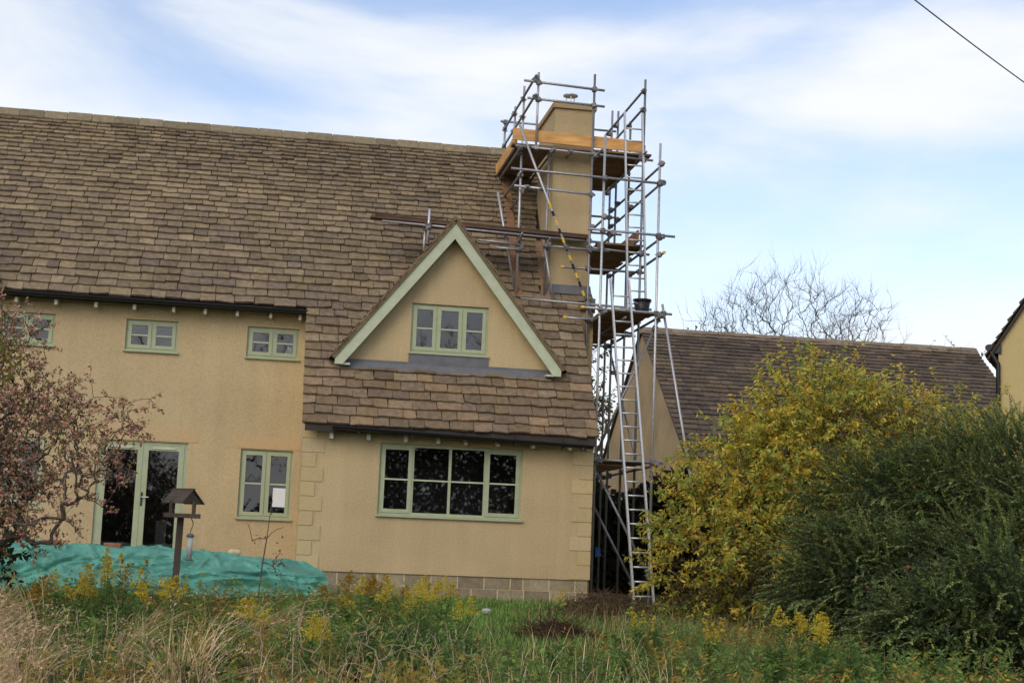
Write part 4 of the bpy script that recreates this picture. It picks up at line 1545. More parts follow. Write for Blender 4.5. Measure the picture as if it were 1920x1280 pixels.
# ------------------------------------------------------------------ vegetation helpers
def ctree(base, targets, g, start=None, steps=3, bend=0.10, up=0.25):
    """branch skeleton: each target is joined to the nearest earlier node"""
    base = np.asarray(base, float)
    nodes = [base]
    par = [-1]
    if start is not None:
        for p in start:
            nodes.append(np.asarray(p, float))
            par.append(len(nodes) - 2)
    T = np.asarray(targets, float)
    order = np.argsort(np.linalg.norm(T - base, axis=1))
    tips = []
    arr = np.array(nodes)
    for i in order:
        t = T[i]
        d = t - arr
        dist = np.linalg.norm(d, axis=1)
        cost = dist * (1.0 + up * (1 - d[:, 2] / (dist + 1e-6)))
        k = int(np.argmin(cost))
        p0 = arr[k]
        n = steps if dist[k] > 0.12 else 1
        prev = k
        new = []
        for q in range(1, n + 1):
            f = q / n
            p = p0 + (t - p0) * f + g.normal(size=3) * dist[k] * bend * (1 - f) + np.array([0, 0, 1]) * dist[k] * 0.10 * math.sin(math.pi * f)
            nodes.append(p)
            par.append(prev)
            prev = len(nodes) - 1
            new.append(p)
        arr = np.vstack([arr, new])
        tips.append(prev)
    cnt = np.zeros(len(nodes))
    for t in tips:
        cnt[t] += 1
    for i in range(len(nodes) - 1, 0, -1):
        cnt[par[i]] += cnt[i]
    return np.array(nodes), np.array(par), cnt, tips

def branch_mesh(nodes, par, cnt, r_tip, power, sides=4, tint=(0.1, 0.08, 0.06), r_max=0.5):
    rad = np.minimum(r_tip * np.maximum(cnt, 1) ** power, r_max)
    idx = np.arange(1, len(nodes))
    a, b = nodes[par[idx]], nodes[idx]
    ra, rb = np.minimum(rad[par[idx]], rad[idx] * 1.5), rad[idx]
    d = unit(b - a)
    ref = np.where(np.abs(d[:, 2:3]) > 0.9, np.array([[1.0, 0, 0]]), np.array([[0, 0, 1.0]]))
    s1 = unit(np.cross(d, ref))
    s2 = np.cross(d, s1)
    n = len(idx)
    V = np.empty((n, 2 * sides, 3))
    for k in range(sides):
        an = 2 * math.pi * k / sides
        o = s1 * math.cos(an) + s2 * math.sin(an)
        V[:, k] = a + o * ra[:, None]
        V[:, sides + k] = b + o * rb[:, None]
    F = []
    base = np.arange(n)[:, None] * (2 * sides)
    for k in range(sides):
        k2 = (k + 1) % sides
        F.append(np.concatenate([base + k, base + k2, base + sides + k2, base + sides + k], axis=1))
    F = np.concatenate(F)
    T = np.tile(np.asarray(tint, float), (n * 2 * sides, 1))
    return V.reshape(-1, 3), F, T

def ell_points(n, c, r, g, shell=0.0, lump=0.25):
    d = unit(g.normal(size=(n, 3)))
    q = (shell + (1 - shell) * g.random(n)) ** (1 / 2.0)
    ph = np.sin(d[:, 0] * 5 + c[0]) * np.cos(d[:, 2] * 4 + c[1]) + 0.6 * np.sin(d[:, 1] * 9 + d[:, 2] * 7)
    return np.asarray(c) + d * np.asarray(r) * (q * (1 + lump * ph * 0.6))[:, None]

def shoots(bases, dirs, lens, droop, g, nseg=5):
    """curved shoots -> array (n, nseg+1, 3)"""
    n = len(bases)
    P = np.empty((n, nseg + 1, 3))
    P[:, 0] = bases
    D = unit(dirs)
    st = (lens / nseg)[:, None]
    for k in range(nseg):
        D = unit(D + np.array([0, 0, -1.0]) * droop[:, None] + g.normal(size=(n, 3)) * 0.07)
        P[:, k + 1] = P[:, k] + D * st
    return P

def ribbon(P, r, T):
    """3-sided thin stems from shoots P (n,k,3)"""
    n, k, _ = P.shape
    d = unit(P[:, -1] - P[:, 0])
    ref = np.where(np.abs(d[:, 2:3]) > 0.85, np.array([[1.0, 0, 0]]), np.array([[0, 0, 1.0]]))
    s1 = unit(np.cross(d, ref))
    s2 = np.cross(d, s1)
    V = np.empty((n, k, 3, 3))
    for q in range(k):
        rr = r * (1 - 0.75 * q / (k - 1))
        for j in range(3):
            an = 2.094 * j
            V[:, q, j] = P[:, q] + (s1 * math.cos(an) + s2 * math.sin(an)) * (rr if np.isscalar(rr) else rr[:, None])
    F = []
    base = np.arange(n)[:, None] * (k * 3)
    for q in range(k - 1):
        for j in range(3):
            j2 = (j + 1) % 3
            F.append(np.concatenate([base + q * 3 + j, base + q * 3 + j2, base + q * 3 + 3 + j2, base + q * 3 + 3 + j], axis=1))
    return V.reshape(-1, 3), np.concatenate(F), np.repeat(np.asarray(T), k * 3, axis=0)

def leaves_on(P, per, g, L0, L1, W, hang=0.3, spread=1.0):
    """leaves along shoots; returns base, dir, side, len, width, shoot index"""
    n, k, _ = P.shape
    idx = np.repeat(np.arange(n), per)
    t = g.uniform(0.12, 1.0, size=n * per) * (k - 1)
    i0 = np.minimum(t.astype(int), k - 2)
    f = (t - i0)[:, None]
    base = P[idx, i0] * (1 - f) + P[idx, i0 + 1] * f
    ax = unit(P[idx, i0 + 1] - P[idx, i0])
    rnd_d = unit(g.normal(size=base.shape))
    out_ = unit(rnd_d - ax * np.sum(rnd_d * ax, axis=1, keepdims=True))
    D = unit(ax * 0.6 + out_ * spread + np.array([0, 0, -1.0]) * hang)
    S = side_of(D, g)
    ln = g.uniform(L0, L1, size=len(base))
    return base, D, S, ln, ln * W, idx, t / (k - 1)

# ------------------------------------------------------------------ yellow shrub
def forsythia():
    g = np.random.default_rng(21)
    o = empty('yellow_shrub', (7.3, -2.8, gz(7.3, -2.8)))
    tag(o, 'big shrub with yellow and olive autumn leaves beside the tall ladder', 'shrub')
    lobes = [((6.55, -3.0, 0.9), (1.15, 1.0, 1.25), 300), ((7.1, -2.8, 1.9), (1.2, 1.1, 1.2), 330), ((8.0, -2.9, 2.9), (1.1, 0.9, 1.05), 330), ((8.3, -2.6, 2.2), (1.3, 1.0, 1.2), 260),
             ((7.7, -3.4, 0.8), (1.4, 0.9, 1.2), 280), ((6.75, -4.3, 0.35), (0.85, 0.6, 0.75), 150), ((9.3, -2.2, 2.3), (1.2, 1.0, 1.1), 220), ((10.5, -2.2, 2.55), (1.3, 0.9, 1.0), 190), ((9.6, -2.4, 2.8), (1.0, 0.9, 0.8), 140)]
    B, Dn, Lc = [], [], []
    for c, r, n in lobes:
        p = ell_points(n, c, r, g, 0.45)
        d = unit(p - np.asarray(c)) + np.array([0, 0, 0.55]) + np.array([-0.05, -0.25, 0])
        B.append(p)
        Dn.append(d)
    B, Dn = np.concatenate(B), np.concatenate(Dn)
    B[:, 2] = np.maximum(B[:, 2], 0.0)
    n = len(B)
    # tall upright shoots at the top
    m_ = 190
    tx_ = g.uniform(6.9, 11.2, m_)
    tb = np.stack([tx_, g.uniform(-3.4, -2.2, m_), np.interp(tx_, [6.9, 7.6, 8.6, 9.4, 11.2], [2.2, 3.0, 3.5, 3.2, 2.7]) + g.uniform(-0.6, 0.15, m_)], axis=1)
    B = np.concatenate([B, tb])
    Dn = np.concatenate([Dn, np.tile([[0, 0, 1.0]], (m_, 1)) + g.normal(size=(m_, 3)) * 0.2])
    ln = np.concatenate([g.uniform(0.35, 0.75, n), g.uniform(0.45, 1.0, m_)])
    dr = np.concatenate([g.uniform(0.0, 0.28, n), g.uniform(-0.02, 0.05, m_)])
    P = shoots(B, Dn, ln, dr, g)
    keep = P[:, :, 2].min(axis=1) > -0.4
    P = P[keep]
    base, D, S, l_, w_, idx, t = leaves_on(P, 27, g, 0.055, 0.115, 0.36, hang=0.5)
    cols = [(0.82, 0.60, 0.085), (0.68, 0.57, 0.09), (0.52, 0.54, 0.11), (0.27, 0.36, 0.085), (0.65, 0.32, 0.07)]
    sc_ = g.random(len(P))
    hgt = np.clip(P[:, -1, 2] / 3.2, 0, 1)
    T = np.empty((len(base), 3))
    r = np.clip(g.random(len(base)) * 0.55 + sc_[idx] * 0.75 - 0.15, 0, 0.999)
    T[:] = np.asarray(cols)[np.array([0, 0, 1, 1, 1, 2, 2, 2, 3, 3])[(r * 10).astype(int)]]
    rust = g.random(len(base)) < 0.05
    T[rust] = cols[4]
    T *= g.uniform(0.75, 1.2, size=(len(T), 1))
    nb_ = NB()
    nb_.add(*leaf_batch(base, D, S, l_, w_, T, 0.18))
    nb_.build('foliage', 'leaf', o)
    sb = NB()
    sb.add(*ribbon(P, 0.007, np.tile([[0.12, 0.085, 0.045]], (len(P), 1))))
    # limbs from the ground into the lobes
    tg = np.concatenate([ell_points(40, c, np.asarray(r) * 0.7, g) for c, r, n in lobes])
    tg = tg[tg[:, 2] > 0.15]
    nodes, par, cnt, tips = ctree((7.3, -2.8, -0.3), tg, g, steps=3)
    sb.add(*branch_mesh(nodes, par, cnt, 0.007, 0.42, 4, (0.10, 0.08, 0.06), 0.06))
    sb.build('stems', 'leaf', o)
forsythia()

# ------------------------------------------------------------------ dark small-leaved evergreen
def evergreen():
    g = np.random.default_rng(33)
    o = empty('evergreen_shrub', (8.6, -6.0, gz(8.6, -6)))
    tag(o, 'dark green small leaved evergreen shrub with feathery sprays at lower right', 'shrub')
    lobes = [((8.3, -5.6, 1.0), (1.45, 1.2, 1.55), 1700), ((9.5, -5.8, 1.4), (1.6, 1.2, 1.55), 1700), ((7.15, -6.6, 0.3), (0.95, 0.9, 1.15), 850), ((8.4, -7.4, 0.35), (1.3, 0.8, 1.2), 1100), ((9.6, -7.2, 0.8), (1.3, 0.9, 1.3), 950), ((10.7, -5.2, 1.35), (1.2, 1.2, 1.4), 500), ((7.15, -8.9, -0.1), (0.75, 0.6, 0.75), 520), ((8.0, -8.7, 0.15), (0.9, 0.7, 0.95), 620)]
    B, Dn = [], []
    core = NB()
    for c, r, n in lobes:
        p = ell_points(n, c, r, g, 0.62, 0.18)
        d = unit(p - np.asarray(c)) * 0.75 + np.array([-0.62, -0.25, 0.18]) + g.normal(size=p.shape) * 0.18
        B.append(p)
        Dn.append(d)
    B, Dn = np.concatenate(B), np.concatenate(Dn)
    n = len(B)
    up = np.clip((B[:, 2] - 1.5) / 1.0, 0, 1)
    Dn[:, 2] += 0.25 * up
    ln = g.uniform(0.28, 0.66, n)
    dr = g.uniform(0.03, 0.15, n)
    P = shoots(B, Dn, ln, dr, g, 7)
    keep = P[:, :, 2].min(axis=1) > -0.55
    P = P[keep]
    # two flat rows of small leaves along each spray
    per, k_ = 42, P.shape[1]
    idx = np.repeat(np.arange(len(P)), per)
    t = np.tile(np.linspace(0.1, 1.0, per), len(P))
    tt = t * (k_ - 1)
    i0 = np.minimum(tt.astype(int), k_ - 2)
    f_ = (tt - i0)[:, None]
    base = P[idx, i0] * (1 - f_) + P[idx, i0 + 1] * f_
    ax = unit(P[idx, i0 + 1] - P[idx, i0])
    roll = g.uniform(-0.5, 0.5, len(P))[idx][:, None]
    hor = unit(np.cross(ax, np.array([0, 0, 1.0])))
    ver = np.cross(hor, ax)
    sd = np.where(np.arange(len(idx)) % 2 == 0, 1.0, -1.0)[:, None]
    out2 = unit(hor * np.cos(roll) + ver * np.sin(roll)) * sd
    D = unit(ax * 0.75 + out2 * 0.9 + g.normal(size=ax.shape) * 0.22)
    S = unit(np.cross(D, unit(ver + g.normal(size=ax.shape) * 0.35)))
    l_ = g.uniform(0.030, 0.052, len(base)) * (1.2 - 0.6 * t)
    w_ = l_ * 0.5
    cols = np.array([(0.10, 0.15, 0.05), (0.155, 0.21, 0.065), (0.22, 0.265, 0.082), (0.062, 0.095, 0.042), (0.25, 0.275, 0.088)])
    pk = g.choice(5, size=len(P), p=[.28, .28, .2, .16, .08])
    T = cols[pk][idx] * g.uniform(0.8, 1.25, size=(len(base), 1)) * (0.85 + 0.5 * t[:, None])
    nb_ = NB()
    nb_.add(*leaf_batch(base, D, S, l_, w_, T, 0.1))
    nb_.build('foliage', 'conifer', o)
    sb = NB()
    sb.add(*ribbon(P, 0.004, np.tile([[0.07, 0.06, 0.03]], (len(P), 1))))
    tg = np.concatenate([ell_points(40, c, np.asarray(r) * 0.75, g) for c, r, n in lobes])
    tg = tg[tg[:, 2] > -0.2]
    nodes, par, cnt, tips = ctree((8.6, -6.0, -0.4), tg, g, steps=3)
    sb.add(*branch_mesh(nodes, par, cnt, 0.008, 0.42, 4, (0.06, 0.045, 0.03), 0.07))
    sb.build('stems', 'conifer', o)
    # inner leaves that close the gaps
    inner = NB()
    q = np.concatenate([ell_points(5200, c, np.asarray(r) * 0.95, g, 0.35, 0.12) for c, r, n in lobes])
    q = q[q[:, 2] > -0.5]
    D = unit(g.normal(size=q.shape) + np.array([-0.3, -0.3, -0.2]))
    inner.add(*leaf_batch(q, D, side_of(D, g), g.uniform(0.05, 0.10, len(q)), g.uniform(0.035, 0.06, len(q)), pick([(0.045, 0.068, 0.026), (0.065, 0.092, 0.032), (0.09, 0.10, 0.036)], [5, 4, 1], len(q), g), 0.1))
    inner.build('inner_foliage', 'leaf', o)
evergreen()

def bramble(name, lab, c, r, n, cols, w, seed, L0=0.05, L1=0.09):
    """low broad-leaved scrambling plant"""
    g = np.random.default_rng(seed)
    o = empty(name, (c[0], c[1], gz(c[0], c[1])))
    tag(o, lab, 'shrub')
    p = ell_points(n, c, r, g, 0.3)
    p[:, 2] = np.maximum(p[:, 2], gz(c[0], c[1]) + 0.03)
    d = unit(p - np.asarray(c)) + np.array([-0.1, -0.4, 0.25])
    P = shoots(p, d, g.uniform(0.25, 0.6, n), g.uniform(0.02, 0.2, n), g)
    base, D, S, l_, w_, idx, t = leaves_on(P, 14, g, L0, L1, 0.62, hang=0.3)
    nb_ = NB()
    nb_.add(*leaf_batch(base, D, S, l_, w_, pick(cols, w, len(base), g), 0.12))
    nb_.build('foliage', 'leaf', o)
    sb = NB()
    sb.add(*ribbon(P, 0.004, np.tile([[0.11, 0.07, 0.04]], (len(P), 1))))
    sb.build('stems', 'leaf', o)
bramble('bramble', 'brownish bramble tangle under the yellow shrub, right of the ladder foot', (6.35, -4.0, 0.25), (0.75, 0.8, 0.75), 260, [(0.10, 0.075, 0.03), (0.14, 0.10, 0.03), (0.07, 0.075, 0.025), (0.16, 0.15, 0.04)], [3, 2, 2, 1], 71)
bramble('bramble', 'grey green bramble with a few red leaves against the evergreen shrub', (7.6, -8.3, 0.15), (1.0, 0.5, 0.75), 150, [(0.075, 0.10, 0.045), (0.10, 0.125, 0.05), (0.05, 0.065, 0.03), (0.30, 0.09, 0.05)], [4, 3, 3, 0.5], 72)

# ------------------------------------------------------------------ berry tree at the left
def berry_tree():
    g = np.random.default_rng(55)
    bx0, by0 = -4.2, -8.6
    o = empty('berry_tree', (bx0, by0, gz(bx0, by0)))
    tag(o, 'small tree with pink red berries and few leaves at the left edge', 'tree')
    parts = [((-3.75, -8.7, 2.95), (0.75, 0.8, 0.55), 95), ((-3.9, -8.7, 2.3), (1.2, 1.1, 0.85), 180), ((-3.0, -8.5, 1.95), (1.2, 0.9, 0.75), 210), ((-3.4, -8.7, 1.2), (1.05, 0.9, 0.55), 120), ((-4.4, -8.6, 1.6), (1.0, 1.0, 1.2), 160)]
    tg = np.concatenate([ell_points(n, c, r, g, 0.15, 0.4) for c, r, n in parts])
    tg = tg[tg[:, 2] > 0.75]
    st = [(bx0 + 0.02, by0, 0.0), (bx0 + 0.05, by0 - 0.03, 0.35), (bx0 + 0.15, by0, 0.7)]
    nodes, par, cnt, tips = ctree((bx0, by0, gz(bx0, by0) - 0.1), tg, g, st, steps=3, bend=0.16)
    sb = NB()
    sb.add(*branch_mesh(nodes, par, cnt, 0.0034, 0.45, 5, (0.085, 0.07, 0.05), 0.08))
    sb.build('trunk', 'bark', o)
    # fine twigs at the tips
    tp = nodes[tips]
    td = unit(tp - nodes[par[tips]])
    k = 4
    B = np.repeat(tp, k, axis=0)
    D0 = np.repeat(td, k, axis=0) + g.normal(size=(len(B), 3)) * 0.7
    P = shoots(B, D0, g.uniform(0.10, 0.26, len(B)), g.uniform(-0.05, 0.12, len(B)), g, 3)
    tb = NB()
    tb.add(*ribbon(P, 0.0030, np.tile([[0.10, 0.075, 0.05]], (len(P), 1))))
    tb.build('twigs', 'leaf', o)
    # berries: little four-leaf lantern shapes
    nbr = 6
    idx = np.repeat(np.arange(len(P)), nbr)
    f = g.uniform(0.3, 1.0, len(idx))[:, None]
    pos = P[idx, 1] * (1 - f) + P[idx, 3] * f + g.normal(size=(len(idx), 3)) * 0.014
    D = unit(np.array([[0, 0, -1.0]]) + g.normal(size=pos.shape) * 0.5)
    S = side_of(D, g)
    ln = g.uniform(0.020, 0.036, len(pos))
    cb = pick([(0.56, 0.24, 0.20), (0.45, 0.20, 0.15), (0.66, 0.40, 0.34), (0.38, 0.23, 0.13), (0.34, 0.29, 0.12)], [4, 3, 2, 4, 5], len(pos), g)
    bb = NB()
    bb.add(*leaf_batch(pos, D, S, ln, ln * 0.9, cb, 0.1))
    bb.add(*leaf_batch(pos, D, np.cross(D, S), ln, ln * 0.9, cb, 0.1))
    bb.build('berries', 'berry', o)
    # the leaves that are left
    sel = g.random(len(P)) < 0.45
    base, D, S, l_, w_, i2, t = leaves_on(P[sel], 3, g, 0.03, 0.065, 0.5, hang=0.5)
    lb = NB()
    lb.add(*leaf_batch(base, D, S, l_, w_, pick([(0.22, 0.22, 0.04), (0.10, 0.115, 0.03), (0.30, 0.25, 0.05), (0.16, 0.10, 0.05)], [3, 4, 2, 3], len(base), g), 0.1))
    # a yellow-green leafy patch near the top left
    q = ell_points(260, (-3.6, -8.9, 2.75), (0.42, 0.3, 0.45), g)
    D = unit(g.normal(size=q.shape) + np.array([0, 0, -0.5]))
    lb.add(*leaf_batch(q, D, side_of(D, g), g.uniform(0.05, 0.085, len(q)), g.uniform(0.03, 0.045, len(q)), pick([(0.34, 0.33, 0.05), (0.22, 0.24, 0.05)], [1, 1], len(q), g), 0.1))
    lb.build('crown', 'leaf', o)
berry_tree()
bramble('laurel_bush', 'dark green bush low at the left edge under the berry tree', (-4.1, -7.6, 0.75), (0.55, 0.5, 0.5), 120, [(0.03, 0.05, 0.015), (0.045, 0.065, 0.02)], [1, 1], 75, 0.06, 0.11)

# ------------------------------------------------------------------ trees behind the buildings
def bare_tree(x, y, h, targets_spec, lab, seed, r_tip=0.010, trunk=(), leaves=0, lcol=None, power=0.44, tw=3):
    g = np.random.default_rng(seed)
    z0 = gz(x, y)
    o = empty('bare_tree' if not leaves else 'leafy_tree', (x, y, z0))
    tag(o, lab, 'tree')
    tg = np.concatenate([ell_points(n, c, r, g, 0.2, 0.45) for c, r, n in targets_spec])
    nodes, par, cnt, tips = ctree((x, y, z0 - 0.1), tg, g, list(trunk) or None, steps=3, bend=0.10, up=0.8)
    sb = NB()
    sb.add(*branch_mesh(nodes, par, cnt, r_tip, power, 4, (0.09, 0.07, 0.06), 0.35))
    sb.build('trunk', 'bark', o)
    tp = nodes[tips]
    td = unit(tp - nodes[par[tips]]) + np.array([0, 0, 0.5])
    B = np.repeat(tp, tw, axis=0)
    P = shoots(B, np.repeat(td, tw, axis=0) + g.normal(size=(len(B), 3)) * 0.42, g.uniform(0.3, 0.95, len(B)), g.uniform(-0.08, 0.02, len(B)), g, 3)
    tb = NB()
    tb.add(*ribbon(P, r_tip * 0.9, np.tile([[0.15, 0.10, 0.08]], (len(P), 1))))
    if leaves:
        base, D, S, l_, w_, idx, t = leaves_on(P, leaves, g, 0.09, 0.17, 0.65, hang=0.4)
        tb.add(*leaf_batch(base, D, S, l_, w_, pick(lcol[0], lcol[1], len(base), g), 0.1))
    tb.build('crown', 'leaf', o)
bare_tree(21.9, 35, 14, [((21.9, 35, 11.0), (4.3, 2.5, 2.5), 520), ((19.3, 35, 10.6), (2.0, 1.8, 2.0), 190), ((24.4, 35, 10.4), (2.0, 1.8, 2.0), 190)],
          'large bare tree with fine branches rising behind the outbuilding ridge', 81, 0.0062, [(21.8, 35, 2), (21.9, 35, 4.0)], power=0.40, tw=3)
bare_tree(16.9, 34, 11, [((17.3, 34, 9.2), (1.5, 1.5, 1.2), 60)], 'small sparse tree left of the large bare tree behind the ridge', 82, 0.010, [(17.0, 34, 4), (17.1, 34, 7)], 1, ([(0.10, 0.075, 0.05), (0.08, 0.06, 0.05)], [1, 1]))
bare_tree(26.2, 31, 10, [((26.4, 31, 8.4), (2.6, 1.5, 1.7), 46)], 'thin twiggy tree at the right end of the outbuilding ridge', 83, 0.010, [(26.2, 31, 3), (26.2, 31, 6)], 1, ([(0.13, 0.07, 0.05), (0.10, 0.07, 0.05)], [1, 1]))
bare_tree(9.9, 26, 9, [((10.0, 26, 5.2), (1.7, 1.6, 2.9), 170)], 'leafy autumn tree seen through the gap between cottage and outbuilding', 84, 0.012, [(9.9, 26, 1.0), (9.9, 26, 2.0)], 7,
          ([(0.14, 0.12, 0.03), (0.09, 0.10, 0.03), (0.18, 0.11, 0.03)], [2, 3, 1]))

def hedge(name, lab, c, r, n, seed, cols, big=1.0):
    g = np.random.default_rng(seed)
    o = empty(name, (c[0], c[1], gz(c[0], c[1])))
    tag(o, lab, 'hedge')
    q = np.asarray(c) + g.uniform(-1, 1, size=(n, 3)) * np.asarray(r)
    q[:, 2] += 0.25 * np.sin(q[:, 0] * 2.3) * (q[:, 2] - c[2])
    q[:, 2] = np.maximum(q[:, 2], gz(c[0], c[1]))
    D = unit(g.normal(size=q.shape) + np.array([0, -0.3, 0.1]))
    nb_ = NB()
    nb_.add(*leaf_batch(q, D, side_of(D, g), g.uniform(0.10, 0.18, n) * big, g.uniform(0.06, 0.10, n) * big, pick(cols, [1] * len(cols), n, g), 0.1))
    nb_.build('foliage', 'leaf', o)
    tg = np.asarray(c) + g.uniform(-0.95, 0.95, size=(90, 3)) * np.asarray(r)
    nodes, par, cnt, tips = ctree((c[0], c[1], gz(c[0], c[1]) - 0.1), tg, g, steps=2)
    sb = NB()
    sb.add(*branch_mesh(nodes, par, cnt, 0.012, 0.3, 4, (0.06, 0.045, 0.03), 0.05))
    sb.build('stems', 'bark', o)
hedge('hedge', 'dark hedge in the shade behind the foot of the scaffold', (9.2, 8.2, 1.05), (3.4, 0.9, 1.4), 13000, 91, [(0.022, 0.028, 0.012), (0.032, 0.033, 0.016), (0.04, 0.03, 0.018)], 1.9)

# trees and hedge behind the viewer: the window panes mirror them
hedge('hedge', 'tall garden hedge behind the viewer, mirrored in the wing window', (13, -46, 3.7), (9.5, 1.6, 4.6), 31000, 92, [(0.05, 0.065, 0.025), (0.13, 0.13, 0.06), (0.09, 0.10, 0.05)], 2.25)
hedge('hedge', 'low garden hedge behind the viewer, mirrored in the french doors', (-13, -46, 0.9), (16, 1.6, 1.7), 22000, 93, [(0.03, 0.04, 0.015), (0.05, 0.055, 0.02)], 1.9)
for i, (x, y, hh) in enumerate(((-1.5, -49, 13), (-8.5, -50, 14), (8.5, -50, 14))):
    bare_tree(x, y, hh, [((x, y, hh * 0.58), (4.6, 3.0, hh * 0.38), 120 if i < 2 else 200)],
              ('bare tree behind the viewer mirrored in the lower window', 'bare tree behind the viewer mirrored in the french doors', 'bare tree behind the viewer mirrored in the dormer window')[i], 95 + i, 0.013, [(x, y, 1.5), (x, y, 2.5)], 1, ([(0.06, 0.05, 0.03)], [1]), 0.40, 4)

# ------------------------------------------------------------------ ground plants
def blades(n, xr, yr, h0, h1, w, lean, cols, wts, seed, dens=None, wind=(0.0, 0.0)):
    g = np.random.default_rng(seed)
    x = g.uniform(*xr, n)
    y = g.uniform(*yr, n)
    if dens is not None:
        k = np.array([dens(a, b) for a, b in zip(x, y)]) > g.random(n)
        x, y = x[k], y[k]
    n = len(x)
    z = np.array([gz(a, b) for a, b in zip(x, y)]) - 0.02
    h = g.uniform(h0, h1, n)
    an = g.uniform(0, 2 * math.pi, n)
    ln = g.uniform(0.2, 1.0, n) * lean
    dx = np.cos(an) * ln + wind[0]
    dy = np.sin(an) * ln + wind[1]
    sx, sy = -np.sin(an), np.cos(an)
    V = np.empty((n, 8, 3))
    for k, (t, wk) in enumerate(((0, 1.0), (0.4, 0.9), (0.75, 0.6), (1.0, 0.12))):
        px = x + dx * h * t ** 1.8
        py = y + dy * h * t ** 1.8
        pz = z + h * (t - 0.32 * np.minimum(np.hypot(dx, dy), 1.2) * t ** 2.6)
        for s in (0, 1):
            V[:, k * 2 + s, 0] = px + sx * w * wk * (s - 0.5)
            V[:, k * 2 + s, 1] = py + sy * w * wk * (s - 0.5)
            V[:, k * 2 + s, 2] = pz
    base = np.arange(n)[:, None] * 8
    F = np.concatenate([np.concatenate([base + q, base + q + 1, base + q + 3, base + q + 2], axis=1) for q in (0, 2, 4)])
    T = np.repeat(pick(cols, wts, n, g, 0.25), 8, axis=0)
    return V.reshape(-1, 3), F, T

nb_ = NB()
nb_.add(*blades(30000, (0.2, 7.5), (-8.5, 0.0), 0.05, 0.15, 0.012, 0.6, [(0.14, 0.27, 0.055), (0.19, 0.32, 0.07), (0.28, 0.32, 0.10)], [4, 3, 1], 101))
nb_.add(*blades(9000, (-6, 0.2), (-8.5, -2.2), 0.06, 0.2, 0.012, 0.6, [(0.06, 0.10, 0.022), (0.13, 0.11, 0.04)], [2, 1], 102))
tag(nb_.build('lawn_grass', 'grass'), 'short green lawn grass in front of the block plinth', 'grass', kind='stuff')

nb_ = NB()
straw = [(0.76, 0.55, 0.31), (0.64, 0.44, 0.23), (0.80, 0.64, 0.40), (0.48, 0.40, 0.17), (0.28, 0.31, 0.10)]
gc = random.Random(17)
for i in range(250):
    cy = gc.uniform(-16.5, -8.6)
    d_ = cy + 25.34
    lim = -0.61 - d_ * (0.190 if gc.random() < 0.8 else 0.02)      # most clumps stand to the left
    cx = gc.uniform(-0.61 - d_ * 0.36, lim + gc.uniform(0, 0.05) * d_)
    nn = gc.randint(26, 60)
    hh = gc.uniform(0.50, 0.95) * (1.0 if cy > -13.5 else 0.9)
    wd = (gc.gauss(0.40, 0.40), gc.gauss(-0.2, 0.3))
    tone = gc.uniform(0.75, 1.2)
    cols_ = [tuple(q * tone for q in c) for c in straw]
    r_ = gc.uniform(0.08, 0.2)
    bv_ = blades(nn, (cx - r_, cx + r_), (cy - r_, cy + r_), hh * 0.55, hh * 1.05, gc.uniform(0.006, 0.011), gc.uniform(0.5, 1.1), cols_, [4, 4, 3, 2, 2], 1000 + i, None, wd)
    nb_.add(*bv_)
    # feathery seed heads on some of the stems
    q_ = bv_[0].reshape(-1, 8, 3)
    sel_ = rng.random(len(q_)) < 0.45
    if sel_.sum():
        tip_ = q_[sel_][:, 6:8].mean(axis=1)
        dir_ = unit(tip_ - q_[sel_][:, 4:6].mean(axis=1))
        k_ = 7
        f_ = rng.uniform(-0.02, 0.10, (len(tip_) * k_, 1))
        P_ = np.repeat(tip_, k_, axis=0) - np.repeat(dir_, k_, axis=0) * f_
        D_ = unit(np.repeat(dir_, k_, axis=0) + rng.normal(size=P_.shape) * 0.45)
        nb_.add(*leaf_batch(P_, D_, side_of(D_, rng), rng.uniform(0.018, 0.04, len(P_)), rng.uniform(0.006, 0.011, len(P_)), pick([tuple(c * tone for c in (0.70, 0.50, 0.32)), tuple(c * tone for c in (0.58, 0.40, 0.25))], [1, 1], len(P_), rng), 0.0))
nb_.add(*blades(2600, (3.0, 7.2), (-9.5, -4.2), 0.15, 0.4, 0.009, 0.8, [(0.36, 0.27, 0.13), (0.25, 0.20, 0.09), (0.16, 0.18, 0.06)], [3, 2, 2], 105, lambda x, y: vnoise(x * 0.9 + 2, y * 0.9) * 1.3 - 0.2))
nb_.add(*blades(900, (-4.0, 3.4), (-14.5, -8.5), 0.3, 0.62, 0.008, 0.7, straw, [4, 4, 3, 2, 1], 106))
tag(nb_.build('dry_grass', 'grass'), 'tall straw coloured dry grass leaning over in the left foreground', 'grass', kind='stuff')

